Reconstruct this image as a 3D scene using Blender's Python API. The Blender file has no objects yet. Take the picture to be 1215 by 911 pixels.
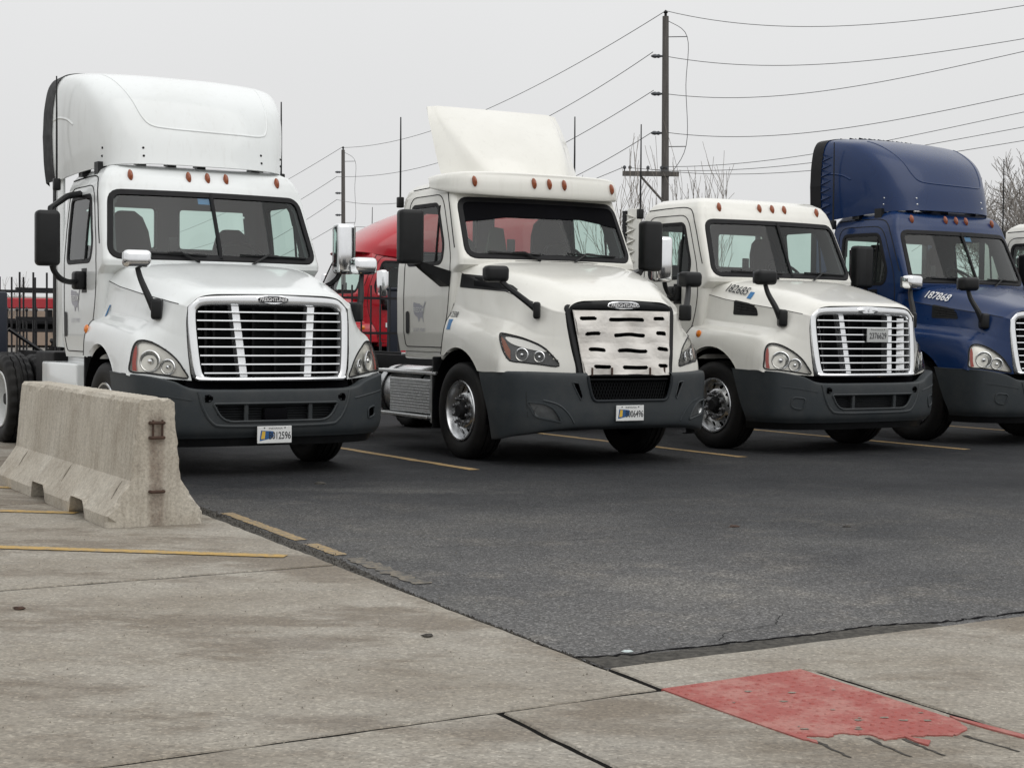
import bpy, bmesh, math, random
import numpy as np
from mathutils import Vector, Matrix
from mathutils.bvhtree import BVHTree
R_ = math.radians
SC = bpy.context.scene
COL = SC.collection
random.seed(7)
RNG = np.random.default_rng(7)

# ------------------------------------------------------------------ camera, sky, sun, exposure
cam_d = bpy.data.cameras.new('camera')
cam = bpy.data.objects.new('camera', cam_d); COL.objects.link(cam)
cam_d.sensor_fit = 'HORIZONTAL'; cam_d.sensor_width = 36.0
F_PX, HOR, ROLL, CAM_H = 1930.38, 386.118, 0.01063, 1.394
cam_d.lens = F_PX / 1215.0 * 36.0
cam_d.clip_start = 0.1; cam_d.clip_end = 3000
pit = math.atan((455.5 - HOR) / F_PX)
fwd = Vector((0, math.cos(pit), -math.sin(pit))); up0 = Vector((0, math.sin(pit), math.cos(pit))); r0 = Vector((1, 0, 0))
cr_, sr_ = math.cos(ROLL), math.sin(ROLL)
rgt = r0 * cr_ + up0 * sr_; upv = up0 * cr_ - r0 * sr_
M = Matrix((rgt, upv, -fwd)).transposed().to_4x4(); M.translation = Vector((0, 0, CAM_H))
cam.matrix_world = M
SC.camera = cam

SC.view_settings.view_transform = 'Standard'; SC.view_settings.look = 'None'
SC.view_settings.exposure = 0.0; SC.view_settings.gamma = 1.0; SC.view_settings.use_curve_mapping = False

W = bpy.data.worlds.new('World'); SC.world = W; W.use_nodes = True
nt = W.node_tree; nt.nodes.clear()
wo = nt.nodes.new('ShaderNodeOutputWorld'); bg = nt.nodes.new('ShaderNodeBackground')
sky = nt.nodes.new('ShaderNodeTexSky'); sky.sky_type = 'NISHITA'; sky.sun_disc = False
SUN_EL, SUN_AZ = R_(52), R_(138)
sky.sun_elevation = SUN_EL; sky.sun_rotation = SUN_AZ
sky.air_density = 1.0; sky.dust_density = 6.0; sky.ozone_density = 1.0
hs = nt.nodes.new('ShaderNodeHueSaturation'); hs.inputs['Saturation'].default_value = 0.0
nt.links.new(sky.outputs[0], hs.inputs['Color'])
# overcast cloud deck: grey, brighter overhead than at the horizon
geo = nt.nodes.new('ShaderNodeTexCoord'); sep = nt.nodes.new('ShaderNodeSeparateXYZ'); nt.links.new(geo.outputs['Generated'], sep.inputs[0])
rmp = nt.nodes.new('ShaderNodeMapRange'); rmp.interpolation_type = 'SMOOTHSTEP'
rmp.inputs['From Min'].default_value = -0.02; rmp.inputs['From Max'].default_value = 0.9
rmp.inputs['To Min'].default_value = 7.7; rmp.inputs['To Max'].default_value = 12.0
nt.links.new(sep.outputs['Z'], rmp.inputs['Value'])
nz = nt.nodes.new('ShaderNodeTexNoise'); nz.inputs['Scale'].default_value = 1.6; nz.inputs['Detail'].default_value = 4
nt.links.new(geo.outputs['Generated'], nz.inputs['Vector'])
mnz = nt.nodes.new('ShaderNodeMapRange'); mnz.inputs['To Min'].default_value = 0.91; mnz.inputs['To Max'].default_value = 1.09
nt.links.new(nz.outputs['Fac'], mnz.inputs['Value'])
mul = nt.nodes.new('ShaderNodeMath'); mul.operation = 'MULTIPLY'; nt.links.new(rmp.outputs[0], mul.inputs[0]); nt.links.new(mnz.outputs[0], mul.inputs[1])
cmb = nt.nodes.new('ShaderNodeCombineColor')
for i, k in enumerate((0.995, 1.0, 1.005)):
    mk_ = nt.nodes.new('ShaderNodeMath'); mk_.operation = 'MULTIPLY'; mk_.inputs[1].default_value = k
    nt.links.new(mul.outputs[0], mk_.inputs[0]); nt.links.new(mk_.outputs[0], cmb.inputs[i])
mixs = nt.nodes.new('ShaderNodeMix'); mixs.data_type = 'RGBA'; mixs.inputs[0].default_value = 0.93
nt.links.new(hs.outputs[0], mixs.inputs[6]); nt.links.new(cmb.outputs[0], mixs.inputs[7])
nt.links.new(mixs.outputs[2], bg.inputs['Color']); bg.inputs['Strength'].default_value = 0.10
nt.links.new(bg.outputs[0], wo.inputs['Surface'])

sd = bpy.data.lights.new('sun', 'SUN'); sd.energy = 0.75; sd.angle = R_(60); sd.color = (1.0, 0.98, 0.95)
so = bpy.data.objects.new('sun', sd); COL.objects.link(so)
so.rotation_euler = (R_(90) - SUN_EL, 0, math.pi - SUN_AZ)

# ------------------------------------------------------------------ materials
def newmat(name):
    m = bpy.data.materials.new(name); m.use_nodes = True
    return m, m.node_tree, m.node_tree.nodes['Principled BSDF']

def noise(nt, scale, detail=3, rough=0.6, obj=True, vec=None):
    tc = nt.nodes.new('ShaderNodeTexCoord'); n = nt.nodes.new('ShaderNodeTexNoise')
    n.inputs['Scale'].default_value = scale; n.inputs['Detail'].default_value = detail; n.inputs['Roughness'].default_value = rough
    nt.links.new(vec if vec is not None else tc.outputs['Object'], n.inputs['Vector'])
    return n.outputs['Fac']

def ramp(nt, fac, stops):
    r = nt.nodes.new('ShaderNodeValToRGB'); e = r.color_ramp.elements
    while len(e) < len(stops): e.new(0.5)
    for k, (p, c) in enumerate(stops):
        e[k].position = p; e[k].color = (c[0], c[1], c[2], 1) if hasattr(c, '__len__') else (c, c, c, 1)
    nt.links.new(fac, r.inputs[0]); return r.outputs[0]

def mixc(nt, fac, a, b, mode='MIX'):
    m = nt.nodes.new('ShaderNodeMix'); m.data_type = 'RGBA'; m.blend_type = mode
    for sock, v in ((0, fac), (6, a), (7, b)):
        if hasattr(v, 'is_linked') or isinstance(v, bpy.types.NodeSocket): nt.links.new(v, m.inputs[sock])
        elif sock == 0: m.inputs[0].default_value = v
        else: m.inputs[sock].default_value = (v[0], v[1], v[2], 1)
    return m.outputs[2]

def bump(nt, bsdf, h, strength=0.3, dist=0.01, prev=None):
    b = nt.nodes.new('ShaderNodeBump'); b.inputs['Strength'].default_value = strength; b.inputs['Distance'].default_value = dist
    nt.links.new(h, b.inputs['Height'])
    if prev is not None: nt.links.new(prev, b.inputs['Normal'])
    nt.links.new(b.outputs[0], bsdf.inputs['Normal']); return b.outputs[0]

def paint(name, col, rough=0.22, coat=0.6, dirt=0.10, dcol=(0.30, 0.27, 0.22)):
    m, nt, b = newmat(name)
    n1 = noise(nt, 1.6, 4, 0.6); f = ramp(nt, n1, [(0.45, 0), (0.9, dirt * 1.6)])
    tc = nt.nodes.new('ShaderNodeTexCoord'); mp = nt.nodes.new('ShaderNodeMapping'); mp.inputs['Scale'].default_value = (9, 9, 0.8)
    nt.links.new(tc.outputs['Object'], mp.inputs[0])
    n2 = noise(nt, 2.0, 5, 0.65, vec=mp.outputs[0]); f2 = ramp(nt, n2, [(0.55, 0), (0.8, dirt * 1.6)])
    c = mixc(nt, f, col, dcol); c = mixc(nt, f2, c, dcol)
    nt.links.new(c, b.inputs['Base Color'])
    r = ramp(nt, noise(nt, 1.2, 3), [(0.3, rough * 0.9), (0.8, rough * 1.2)]); nt.links.new(r, b.inputs['Roughness'])
    b.inputs['Coat Weight'].default_value = coat; b.inputs['Coat Roughness'].default_value = 0.06; b.inputs['Specular IOR Level'].default_value = 0.35
    return m

def plain(name, col, rough=0.5, metal=0.0, var=0.12, scale=14.0, bumpk=0.0, coat=0.0, spec=0.5):
    m, nt, b = newmat(name)
    n = noise(nt, scale, 5, 0.65)
    lo = tuple(c * (1 - var) for c in col); hi = tuple(min(1, c * (1 + var)) for c in col)
    nt.links.new(ramp(nt, n, [(0.3, lo), (0.7, hi)]), b.inputs['Base Color'])
    nt.links.new(ramp(nt, n, [(0.3, max(0.02, rough * 0.85)), (0.7, min(1, rough * 1.15))]), b.inputs['Roughness'])
    b.inputs['Metallic'].default_value = metal; b.inputs['Coat Weight'].default_value = coat; b.inputs['Specular IOR Level'].default_value = spec
    if bumpk: bump(nt, b, noise(nt, scale * 12, 3), bumpk, 0.004)
    return m

def glass(name, tint, ior=1.5, rough=0.0):
    m = bpy.data.materials.new(name); m.use_nodes = True; nt = m.node_tree; nt.nodes.clear()
    o = nt.nodes.new('ShaderNodeOutputMaterial'); t = nt.nodes.new('ShaderNodeBsdfTransparent'); g = nt.nodes.new('ShaderNodeBsdfGlossy')
    g.inputs['Roughness'].default_value = rough; g.inputs['Color'].default_value = (1, 1, 1, 1)
    n = nt.nodes.new('ShaderNodeTexNoise'); n.inputs['Scale'].default_value = 2.0
    tcx = nt.nodes.new('ShaderNodeTexCoord'); nt.links.new(tcx.outputs['Object'], n.inputs['Vector'])
    lo = tuple(c * 0.95 for c in tint); hi = tint
    nt.links.new(ramp(nt, n.outputs['Fac'], [(0.3, lo), (0.7, hi)]), t.inputs['Color'])
    lw = nt.nodes.new('ShaderNodeLayerWeight'); lw.inputs['Blend'].default_value = 0.5      # Schlick: same from either side of the sheet
    pw = nt.nodes.new('ShaderNodeMath'); pw.operation = 'POWER'; pw.inputs[1].default_value = 5.0; nt.links.new(lw.outputs['Facing'], pw.inputs[0])
    f0 = 0.9 * ((ior - 1) / (ior + 1)) ** 2
    fr = nt.nodes.new('ShaderNodeMapRange'); fr.inputs['To Min'].default_value = f0; fr.inputs['To Max'].default_value = 1.0; nt.links.new(pw.outputs[0], fr.inputs['Value'])
    mx = nt.nodes.new('ShaderNodeMixShader'); nt.links.new(fr.outputs[0], mx.inputs[0])
    nt.links.new(t.outputs[0], mx.inputs[1]); nt.links.new(g.outputs[0], mx.inputs[2]); nt.links.new(mx.outputs[0], o.inputs['Surface'])
    return m

MAT = {}
MAT['white_cool'] = paint('white_cool_paint', (0.76, 0.785, 0.78), dirt=0.09)
MAT['white_cream'] = paint('white_cream_paint', (0.765, 0.755, 0.70), dirt=0.09)
MAT['white_grey'] = paint('white_weathered_paint', (0.72, 0.73, 0.70), rough=0.34, coat=0.35, dirt=0.10)
MAT['blue'] = paint('navy_blue_paint', (0.003, 0.022, 0.088), rough=0.28, coat=0.18, dirt=0.01, dcol=(0.05, 0.06, 0.10))
MAT['red'] = paint('red_paint', (0.42, 0.012, 0.022), rough=0.28, coat=0.7, dirt=0.05, dcol=(0.2, 0.03, 0.03))
MAT['chrome'] = plain('chrome', (0.86, 0.87, 0.88), 0.10, 1.0, 0.05, 6)
MAT['satin'] = plain('silver_plastic', (0.84, 0.85, 0.86), 0.16, 0.8, 0.03, 3)
MAT['alu'] = plain('aluminium', (0.66, 0.67, 0.68), 0.27, 1.0, 0.05, 3)
MAT['tread'] = plain('tread_plate_aluminium', (0.62, 0.63, 0.63), 0.36, 0.9, 0.15, 20, 0.2)
MAT['black'] = plain('black_plastic', (0.009, 0.0095, 0.010), 0.42, 0, 0.2, 10, 0.08, spec=0.28)
MAT['rubber'] = plain('black_rubber', (0.008, 0.008, 0.009), 0.55, 0, 0.2, 12, spec=0.22)
MAT['tyre'] = plain('tyre_rubber', (0.0085, 0.0085, 0.009), 0.7, 0, 0.35, 9, 0.15, spec=0.16)
MAT['bumper'] = plain('grey_bumper_plastic', (0.030, 0.0355, 0.040), 0.5, 0, 0.22, 2.2, 0.1, spec=0.32)
MAT['bumper_dark'] = plain('dark_bumper_plastic', (0.014, 0.017, 0.020), 0.5, 0, 0.16, 4, 0.1, spec=0.2)
MAT['dark'] = plain('dark_void', (0.004, 0.004, 0.005), 0.9, 0, 0.3, 6, spec=0.05)
MAT['mesh'] = plain('radiator_mesh', (0.005, 0.0055, 0.006), 0.7, 0.0, 0.5, 30, spec=0.1)
MAT['chassis'] = plain('chassis_paint', (0.009, 0.009, 0.010), 0.6, 0, 0.4, 7, spec=0.2)
MAT['interior'] = plain('cab_lining_grey', (0.062, 0.070, 0.073), 0.75, 0, 0.12, 5)
MAT['seat'] = plain('seat_fabric', (0.014, 0.016, 0.018), 0.85, 0, 0.2, 40, 0.1, spec=0.2)
MAT['dash'] = plain('dashboard_plastic', (0.050, 0.054, 0.056), 0.6, 0, 0.12, 6)
MAT['windshield'] = glass('windshield_glass', (0.74, 0.83, 0.795), 1.52)
MAT['window'] = glass('tinted_window_glass', (0.74, 0.87, 0.82), 1.50)
MAT['lens'] = glass('headlight_lens', (0.84, 0.83, 0.80), 1.5)
MAT['amber'] = plain('amber_lens', (0.27, 0.065, 0.020), 0.22, 0, 0.15, 30, 0, 0.4)
MAT['orange'] = plain('orange_lens', (0.75, 0.20, 0.01), 0.18, 0, 0.1, 30, 0, 0.6)
MAT['redlens'] = plain('red_reflector', (0.42, 0.05, 0.035), 0.22, 0, 0.1, 40)
MAT['reflector'] = plain('lamp_reflector', (0.86, 0.86, 0.84), 0.32, 0.55, 0.06, 8)
MAT['bulb'] = plain('lamp_bowl', (0.46, 0.47, 0.47), 0.16, 0.85, 0.15, 14)
MAT['lampdark'] = plain('lamp_housing', (0.075, 0.080, 0.088), 0.25, 0.3, 0.2, 12)
MAT['fog'] = plain('fog_lamp_glass', (0.085, 0.09, 0.092), 0.22, 0.2, 0.2, 20)
MAT['nut'] = plain('lug_nut_metal', (0.20, 0.20, 0.205), 0.32, 0.9, 0.2, 20)
MAT['plate'] = plain('plate_white', (0.70, 0.71, 0.70), 0.35, 0, 0.04, 20)
MAT['plate_grey'] = plain('plate_grey', (0.46, 0.47, 0.46), 0.4, 0, 0.05, 20)
MAT['plateblue'] = plain('plate_blue', (0.02, 0.09, 0.24), 0.35, 0, 0.1, 40)
MAT['plateyel'] = plain('plate_yellow', (0.65, 0.42, 0.05), 0.35, 0, 0.1, 40)
MAT['ink'] = plain('dark_lettering', (0.010, 0.011, 0.016), 0.5, 0, 0.1, 20)
MAT['faded'] = plain('faded_grey_decal', (0.38, 0.38, 0.42), 0.5, 0, 0.12, 60)
MAT['whiteink'] = plain('white_lettering', (0.78, 0.78, 0.78), 0.4, 0, 0.05, 20)
MAT['sticker'] = plain('blue_sticker', (0.02, 0.16, 0.38), 0.35, 0, 0.2, 50)
MAT['seam'] = plain('panel_gap', (0.03, 0.03, 0.03), 0.8, 0, 0.1, 10, spec=0.1)
MAT['paper'] = plain('paper', (0.55, 0.62, 0.62), 0.7, 0, 0.1, 20)
MAT['hivis'] = plain('green_vest_fabric', (0.03, 0.07, 0.03), 0.8, 0, 0.2, 20)
MAT['iron'] = plain('black_iron', (0.008, 0.008, 0.010), 0.45, 0, 0.2, 8)
MAT['navy'] = plain('navy_post_paint', (0.008, 0.012, 0.024), 0.5, 0, 0.2, 5)
MAT['wood'] = None
MAT['wire'] = plain('wire_metal', (0.10, 0.10, 0.105), 0.6, 0, 0.1, 3)
MAT['rust'] = plain('rusty_steel', (0.055, 0.030, 0.020), 0.85, 0, 0.4, 40, 0.3)

def dusty(name, base, dust, amt, spec):
    m, nt, b = newmat(name); n = noise(nt, 2.6, 7, 0.75); n2 = noise(nt, 0.9, 4, 0.6)
    c = mixc(nt, ramp(nt, n, [(0.45, 0), (0.75, amt)]), base, dust); c = mixc(nt, ramp(nt, n2, [(0.45, 0), (0.7, amt * .6)]), c, dust)
    nt.links.new(c, b.inputs['Base Color']); b.inputs['Roughness'].default_value = 0.55; b.inputs['Specular IOR Level'].default_value = spec
    bump(nt, b, noise(nt, 160, 2), 0.12, 0.003); return m
MAT['bumper'] = dusty('grey_bumper_plastic', (0.029, 0.035, 0.039), (0.075, 0.074, 0.070), 0.42, 0.32)
MAT['tyre'] = dusty('tyre_rubber', (0.0085, 0.0085, 0.009), (0.040, 0.037, 0.033), 0.45, 0.16)
def canvas_mat():
    m, nt, b = newmat('grille_cover_canvas')
    n = noise(nt, 5, 4, 0.55); c = ramp(nt, n, [(0.30, (0.60, 0.565, 0.52)), (0.5, (0.70, 0.67, 0.625)), (0.75, (0.74, 0.71, 0.67))])
    nt.links.new(c, b.inputs['Base Color']); b.inputs['Roughness'].default_value = 0.55
    tc = nt.nodes.new('ShaderNodeTexCoord'); mp = nt.nodes.new('ShaderNodeMapping'); mp.inputs['Scale'].default_value = (1, 1, 1.3); nt.links.new(tc.outputs['Object'], mp.inputs[0])
    bump(nt, b, noise(nt, 6, 3, 0.5, vec=mp.outputs[0]), 0.6, 0.04); return m
MAT['canvas'] = canvas_mat()

def concrete(name, lo, mid, hi, agg=True, rough=0.85, streak=False, stain=(0.10, 0.085, 0.065), wet=0.0, big=False, rusty=False):
    m, nt, b = newmat(name)
    tc = nt.nodes.new('ShaderNodeTexCoord'); g = nt.nodes.new('ShaderNodeNewGeometry')
    pos = g.outputs['Position']
    n1 = noise(nt, 0.9, 6, 0.62, vec=pos)
    c = ramp(nt, n1, [(0.32, lo), (0.5, mid), (0.68, hi)])
    n2 = noise(nt, 2.2, 5, 0.7, vec=pos); f2 = ramp(nt, n2, [(0.50, 0), (0.74, 0.55)])
    c = mixc(nt, f2, c, stain)
    if big:
        mpb = nt.nodes.new('ShaderNodeMapping'); mpb.inputs['Scale'].default_value = (0.55, 1.1, 1); mpb.inputs['Rotation'].default_value = (0, 0, 0.5); nt.links.new(pos, mpb.inputs[0])
        nb = noise(nt, 0.75, 7, 0.72, vec=mpb.outputs[0]); c = mixc(nt, ramp(nt, nb, [(0.48, 0), (0.555, 0.74)]), c, (0.150, 0.121, 0.088))
        nl = noise(nt, 0.5, 5, 0.7, vec=mpb.outputs[0]); c = mixc(nt, ramp(nt, nl, [(0.52, 0), (0.70, 0.5)]), c, (0.33, 0.315, 0.28))
    if streak:
        mp = nt.nodes.new('ShaderNodeMapping'); mp.inputs['Scale'].default_value = (12, 12, 0.9); nt.links.new(tc.outputs['Object'], mp.inputs[0])
        n3 = noise(nt, 1.8, 5, 0.6, vec=mp.outputs[0]); c = mixc(nt, ramp(nt, n3, [(0.45, 0), (0.75, 0.42)]), c, (0.21, 0.18, 0.145))
    if rusty:                                    # rust run-off below the steel loops on the near end
        so_ = nt.nodes.new('ShaderNodeSeparateXYZ'); nt.links.new(tc.outputs['Object'], so_.inputs[0])
        def mrange(sock, a, b_, c_, d):
            q = nt.nodes.new('ShaderNodeMapRange'); q.interpolation_type = 'SMOOTHSTEP'
            for n_, v_ in zip(('From Min', 'From Max', 'To Min', 'To Max'), (a, b_, c_, d)): q.inputs[n_].default_value = v_
            nt.links.new(sock, q.inputs['Value']); return q.outputs[0]
        ab_ = nt.nodes.new('ShaderNodeMath'); ab_.operation = 'ABSOLUTE'; nt.links.new(so_.outputs['X'], ab_.inputs[0])
        m1 = mrange(ab_.outputs[0], .025, .075, 1, 0); m2 = mrange(so_.outputs['Y'], .004, .02, 1, 0); m3 = mrange(so_.outputs['Z'], .70, .80, 1, 0)
        pr = m1
        for q in (m2, m3, ramp(nt, noise(nt, 14, 4, 0.7), [(0.3, 0.35), (0.6, 1)])):
            mm = nt.nodes.new('ShaderNodeMath'); mm.operation = 'MULTIPLY'; nt.links.new(pr, mm.inputs[0]); nt.links.new(q, mm.inputs[1]); pr = mm.outputs[0]
        mm = nt.nodes.new('ShaderNodeMath'); mm.operation = 'MULTIPLY'; mm.inputs[1].default_value = .75; nt.links.new(pr, mm.inputs[0])
        c = mixc(nt, mm.outputs[0], c, (0.16, 0.115, 0.085))
    n4 = noise(nt, 55, 3, 0.7, vec=pos); c = mixc(nt, 0.55, c, ramp(nt, n4, [(0.25, 0.35), (0.55, 1.0), (0.8, 1.35)]), 'MULTIPLY')
    if agg:
        v = nt.nodes.new('ShaderNodeTexVoronoi'); v.inputs['Scale'].default_value = 85; nt.links.new(pos, v.inputs['Vector'])
        vr = nt.nodes.new('ShaderNodeSeparateColor'); nt.links.new(v.outputs['Color'], vr.inputs[0])
        sp = ramp(nt, vr.outputs[0], [(0.0, 0.45), (0.18, 0.9), (0.84, 1.0), (0.96, 1.7)]); c = mixc(nt, 0.5, c, sp, 'MULTIPLY')
    nt.links.new(c, b.inputs['Base Color'])
    nt.links.new(ramp(nt, n2, [(0.4, rough), (0.75, rough - wet)]), b.inputs['Roughness'])
    b1 = bump(nt, b, noise(nt, 90, 4, 0.7, vec=pos), 0.45, 0.006)
    bump(nt, b, noise(nt, 9, 4, 0.6, vec=pos), 0.25, 0.02, prev=b1)
    return m
MAT['slab'] = concrete('concrete_slab', (0.235, 0.206, 0.163), (0.295, 0.267, 0.221), (0.345, 0.319, 0.273), stain=(0.148, 0.117, 0.082), wet=0.25, big=True)
MAT['barrier'] = concrete('barrier_concrete', (0.40, 0.36, 0.295), (0.48, 0.44, 0.37), (0.55, 0.515, 0.445), agg=False, streak=True, stain=(0.27, 0.225, 0.17), rusty=True)
MAT['rough_concrete'] = concrete('broken_concrete', (0.16, 0.14, 0.115), (0.23, 0.21, 0.17), (0.29, 0.26, 0.22), stain=(0.11, 0.095, 0.075))

def asphalt_mat():
    m, nt, b = newmat('asphalt')
    g = nt.nodes.new('ShaderNodeNewGeometry'); pos = g.outputs['Position']
    n1 = noise(nt, 0.33, 5, 0.6, vec=pos); n2 = noise(nt, 1.5, 6, 0.7, vec=pos)
    c = ramp(nt, n1, [(0.36, (0.015, 0.016, 0.018)), (0.52, (0.024, 0.025, 0.027)), (0.68, (0.036, 0.0365, 0.037))])
    c = mixc(nt, ramp(nt, n2, [(0.52, 0), (0.78, 0.45)]), c, (0.062, 0.060, 0.057))
    mpl = nt.nodes.new('ShaderNodeMapping'); mpl.inputs['Rotation'].default_value = (0, 0, -0.5); mpl.inputs['Scale'].default_value = (0.55, 0.55, 1); nt.links.new(pos, mpl.inputs[0])
    n5 = noise(nt, 1.1, 7, 0.75, vec=mpl.outputs[0]); c = mixc(nt, ramp(nt, n5, [(0.58, 0), (0.74, 0.38)]), c, (0.075, 0.072, 0.067))
    # dusty pale scuffs, and shade by the trucks put into the colour, paler towards the camera
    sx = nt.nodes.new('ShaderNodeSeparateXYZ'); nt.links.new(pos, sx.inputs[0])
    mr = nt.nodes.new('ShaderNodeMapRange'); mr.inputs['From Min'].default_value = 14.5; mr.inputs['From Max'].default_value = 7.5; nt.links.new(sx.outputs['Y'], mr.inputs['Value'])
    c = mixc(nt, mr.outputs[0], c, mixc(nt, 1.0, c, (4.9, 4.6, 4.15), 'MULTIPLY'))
    for (cx, cy, sx_, sy_, k_) in ((-.75, 9.75, .55, .5, .62), (-.22, 8.05, .38, .5, .55), (-.9, 13.6, 1.3, .35, .35), (2.2, 10.6, .9, .3, .3)):   # dusty pale scuffs dragged onto the lot
        mp_ = nt.nodes.new('ShaderNodeMapping'); mp_.inputs['Location'].default_value = (-cx / sx_, -cy / sy_, 0); mp_.inputs['Scale'].default_value = (1 / sx_, 1 / sy_, 1); nt.links.new(pos, mp_.inputs[0])
        ln_ = nt.nodes.new('ShaderNodeVectorMath'); ln_.operation = 'LENGTH'; nt.links.new(mp_.outputs[0], ln_.inputs[0])
        ad_ = nt.nodes.new('ShaderNodeMath'); ad_.operation = 'MULTIPLY_ADD'; ad_.inputs[1].default_value = 2.2; nt.links.new(noise(nt, 3.2, 6, 0.75, vec=pos), ad_.inputs[0]); nt.links.new(ln_.outputs['Value'], ad_.inputs[2])
        c = mixc(nt, ramp(nt, ad_.outputs[0], [(0.0, k_), (1.0, 0)]) if False else ramp(nt, (lambda q: (setattr(q, 'operation', 'MULTIPLY'), q.inputs[1].__setattr__('default_value', .5), nt.links.new(ad_.outputs[0], q.inputs[0]), q.outputs[0])[3])(nt.nodes.new('ShaderNodeMath')), [(0.62, k_), (0.98, 0)]), c, (0.115, 0.112, 0.105))
    v = nt.nodes.new('ShaderNodeTexVoronoi'); v.inputs['Scale'].default_value = 98; nt.links.new(pos, v.inputs['Vector'])
    vr = nt.nodes.new('ShaderNodeSeparateColor'); nt.links.new(v.outputs['Color'], vr.inputs[0])
    sp = ramp(nt, vr.outputs[0], [(0.0, 0.3), (0.4, 0.85), (0.8, 1.1), (0.94, 2.3)]); c = mixc(nt, 0.75, c, sp, 'MULTIPLY')
    nt.links.new(c, b.inputs['Base Color'])
    nt.links.new(ramp(nt, n2, [(0.3, 0.66), (0.7, 0.9)]), b.inputs['Roughness']); b.inputs['Specular IOR Level'].default_value = 0.2
    b1 = bump(nt, b, v.outputs['Distance'], 0.5, 0.006); bump(nt, b, noise(nt, 6, 4, vec=pos), 0.2, 0.02, prev=b1)
    return m
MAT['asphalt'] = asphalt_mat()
MAT['crumble'] = plain('crumbled_asphalt', (0.062, 0.058, 0.052), 0.9, 0, 0.55, 30, 0.15, spec=0.15)
MAT['broken_asphalt'] = plain('broken_asphalt', (0.066, 0.062, 0.055), 0.9, 0, 0.7, 26, 0.3, spec=0.15)
MAT['subbase'] = plain('dark_joint_fill', (0.007, 0.0065, 0.006), 0.95, 0, 0.4, 8, spec=0.05)
MAT['gravel'] = plain('far_gravel', (0.17, 0.16, 0.145), 0.95, 0, 0.25, 1.2, 0.3)

def worn(name, col, under, cover=0.5, scale=16):
    m, nt, b = newmat(name); g = nt.nodes.new('ShaderNodeNewGeometry'); pos = g.outputs['Position']
    n = noise(nt, scale, 6, 0.75, vec=pos); n2 = noise(nt, 70, 3, 0.7, vec=pos)
    c = mixc(nt, ramp(nt, n, [(cover - 0.06, 0), (cover + 0.06, 1)]), col, under)
    c = mixc(nt, 0.4, c, ramp(nt, n2, [(0.3, 0.55), (0.7, 1.25)]), 'MULTIPLY')
    nt.links.new(c, b.inputs['Base Color']); b.inputs['Roughness'].default_value = 0.75
    bump(nt, b, n2, 0.35, 0.004); return m
MAT['yellow'] = worn('yellow_line_paint', (0.45, 0.29, 0.085), (0.27, 0.21, 0.13), 0.55, 22)
MAT['yellow_old'] = worn('faded_yellow_paint', (0.36, 0.25, 0.11), (0.19, 0.155, 0.11), 0.50, 20)
MAT['yellow_dim'] = worn('dim_yellow_line_paint', (0.36, 0.24, 0.10), (0.16, 0.13, 0.10), 0.58)
MAT['tan_old'] = worn('ghost_line_paint', (0.17, 0.145, 0.11), (0.075, 0.072, 0.065), 0.50)
MAT['redpaint'] = worn('red_tactile_polymer', (0.31, 0.075, 0.062), (0.37, 0.155, 0.130), 0.52, 4)

def wood_mat(name, a, b_):
    m, nt, b = newmat(name); tc = nt.nodes.new('ShaderNodeTexCoord'); mp = nt.nodes.new('ShaderNodeMapping'); mp.inputs['Scale'].default_value = (20, 20, 0.6)
    nt.links.new(tc.outputs['Object'], mp.inputs[0]); n = noise(nt, 2, 5, 0.7, vec=mp.outputs[0])
    nt.links.new(ramp(nt, n, [(0.3, a), (0.7, b_)]), b.inputs['Base Color']); b.inputs['Roughness'].default_value = 0.9
    bump(nt, b, n, 0.5, 0.02); return m
MAT['wood'] = wood_mat('weathered_pole_wood', (0.055, 0.050, 0.046), (0.15, 0.14, 0.13))
MAT['bark'] = wood_mat('bare_branch_bark', (0.16, 0.145, 0.13), (0.30, 0.275, 0.25))
MAT['bark2'] = wood_mat('grey_shrub_bark', (0.17, 0.15, 0.13), (0.28, 0.25, 0.22))

# ------------------------------------------------------------------ geometry helpers
class G:
    def __init__(s): s.v = []; s.f = []
    def add(s, V, F):
        o = len(s.v); s.v += [tuple(map(float, p)) for p in V]; s.f += [tuple(int(i) + o for i in f) for f in F]; return s
    def box(s, x0, x1, y0, y1, z0, z1, M=None):
        V = [(x, y, z) for z in (z0, z1) for y in (y0, y1) for x in (x0, x1)]
        if M is not None: V = [tuple(M @ Vector(p)) for p in V]
        return s.add(V, [(0, 2, 3, 1), (4, 5, 7, 6), (0, 1, 5, 4), (2, 6, 7, 3), (0, 4, 6, 2), (1, 3, 7, 5)])
    def out(s): return s.v, s.f

def tube(path, r, n=6, closed=False, caps=True):
    P = [Vector(p) for p in path]; k = len(P); rr = r if hasattr(r, '__len__') else [r] * k
    V = []; F = []; prev = None
    for i in range(k):
        if closed: t = P[(i + 1) % k] - P[i - 1]
        else: t = P[min(i + 1, k - 1)] - P[max(i - 1, 0)]
        t = t.normalized() if t.length > 1e-9 else Vector((0, 0, 1))
        if prev is None:
            a = Vector((0, 0, 1)) if abs(t.z) < 0.9 else Vector((1, 0, 0)); u = t.cross(a).normalized()
        else:
            u = prev - t * prev.dot(t); u = u.normalized() if u.length > 1e-6 else t.orthogonal().normalized()
        prev = u; w = t.cross(u)
        for j in range(n):
            a = 2 * math.pi * j / n; V.append(P[i] + (u * math.cos(a) + w * math.sin(a)) * rr[i])
    m = k if closed else k - 1
    for i in range(m):
        for j in range(n):
            a = i * n + j; b = i * n + (j + 1) % n; c = ((i + 1) % k) * n + (j + 1) % n; d = ((i + 1) % k) * n + j; F.append((a, b, c, d))
    if not closed and caps: F.append(tuple(range(n - 1, -1, -1))); F.append(tuple((k - 1) * n + j for j in range(n)))
    return V, F

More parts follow.
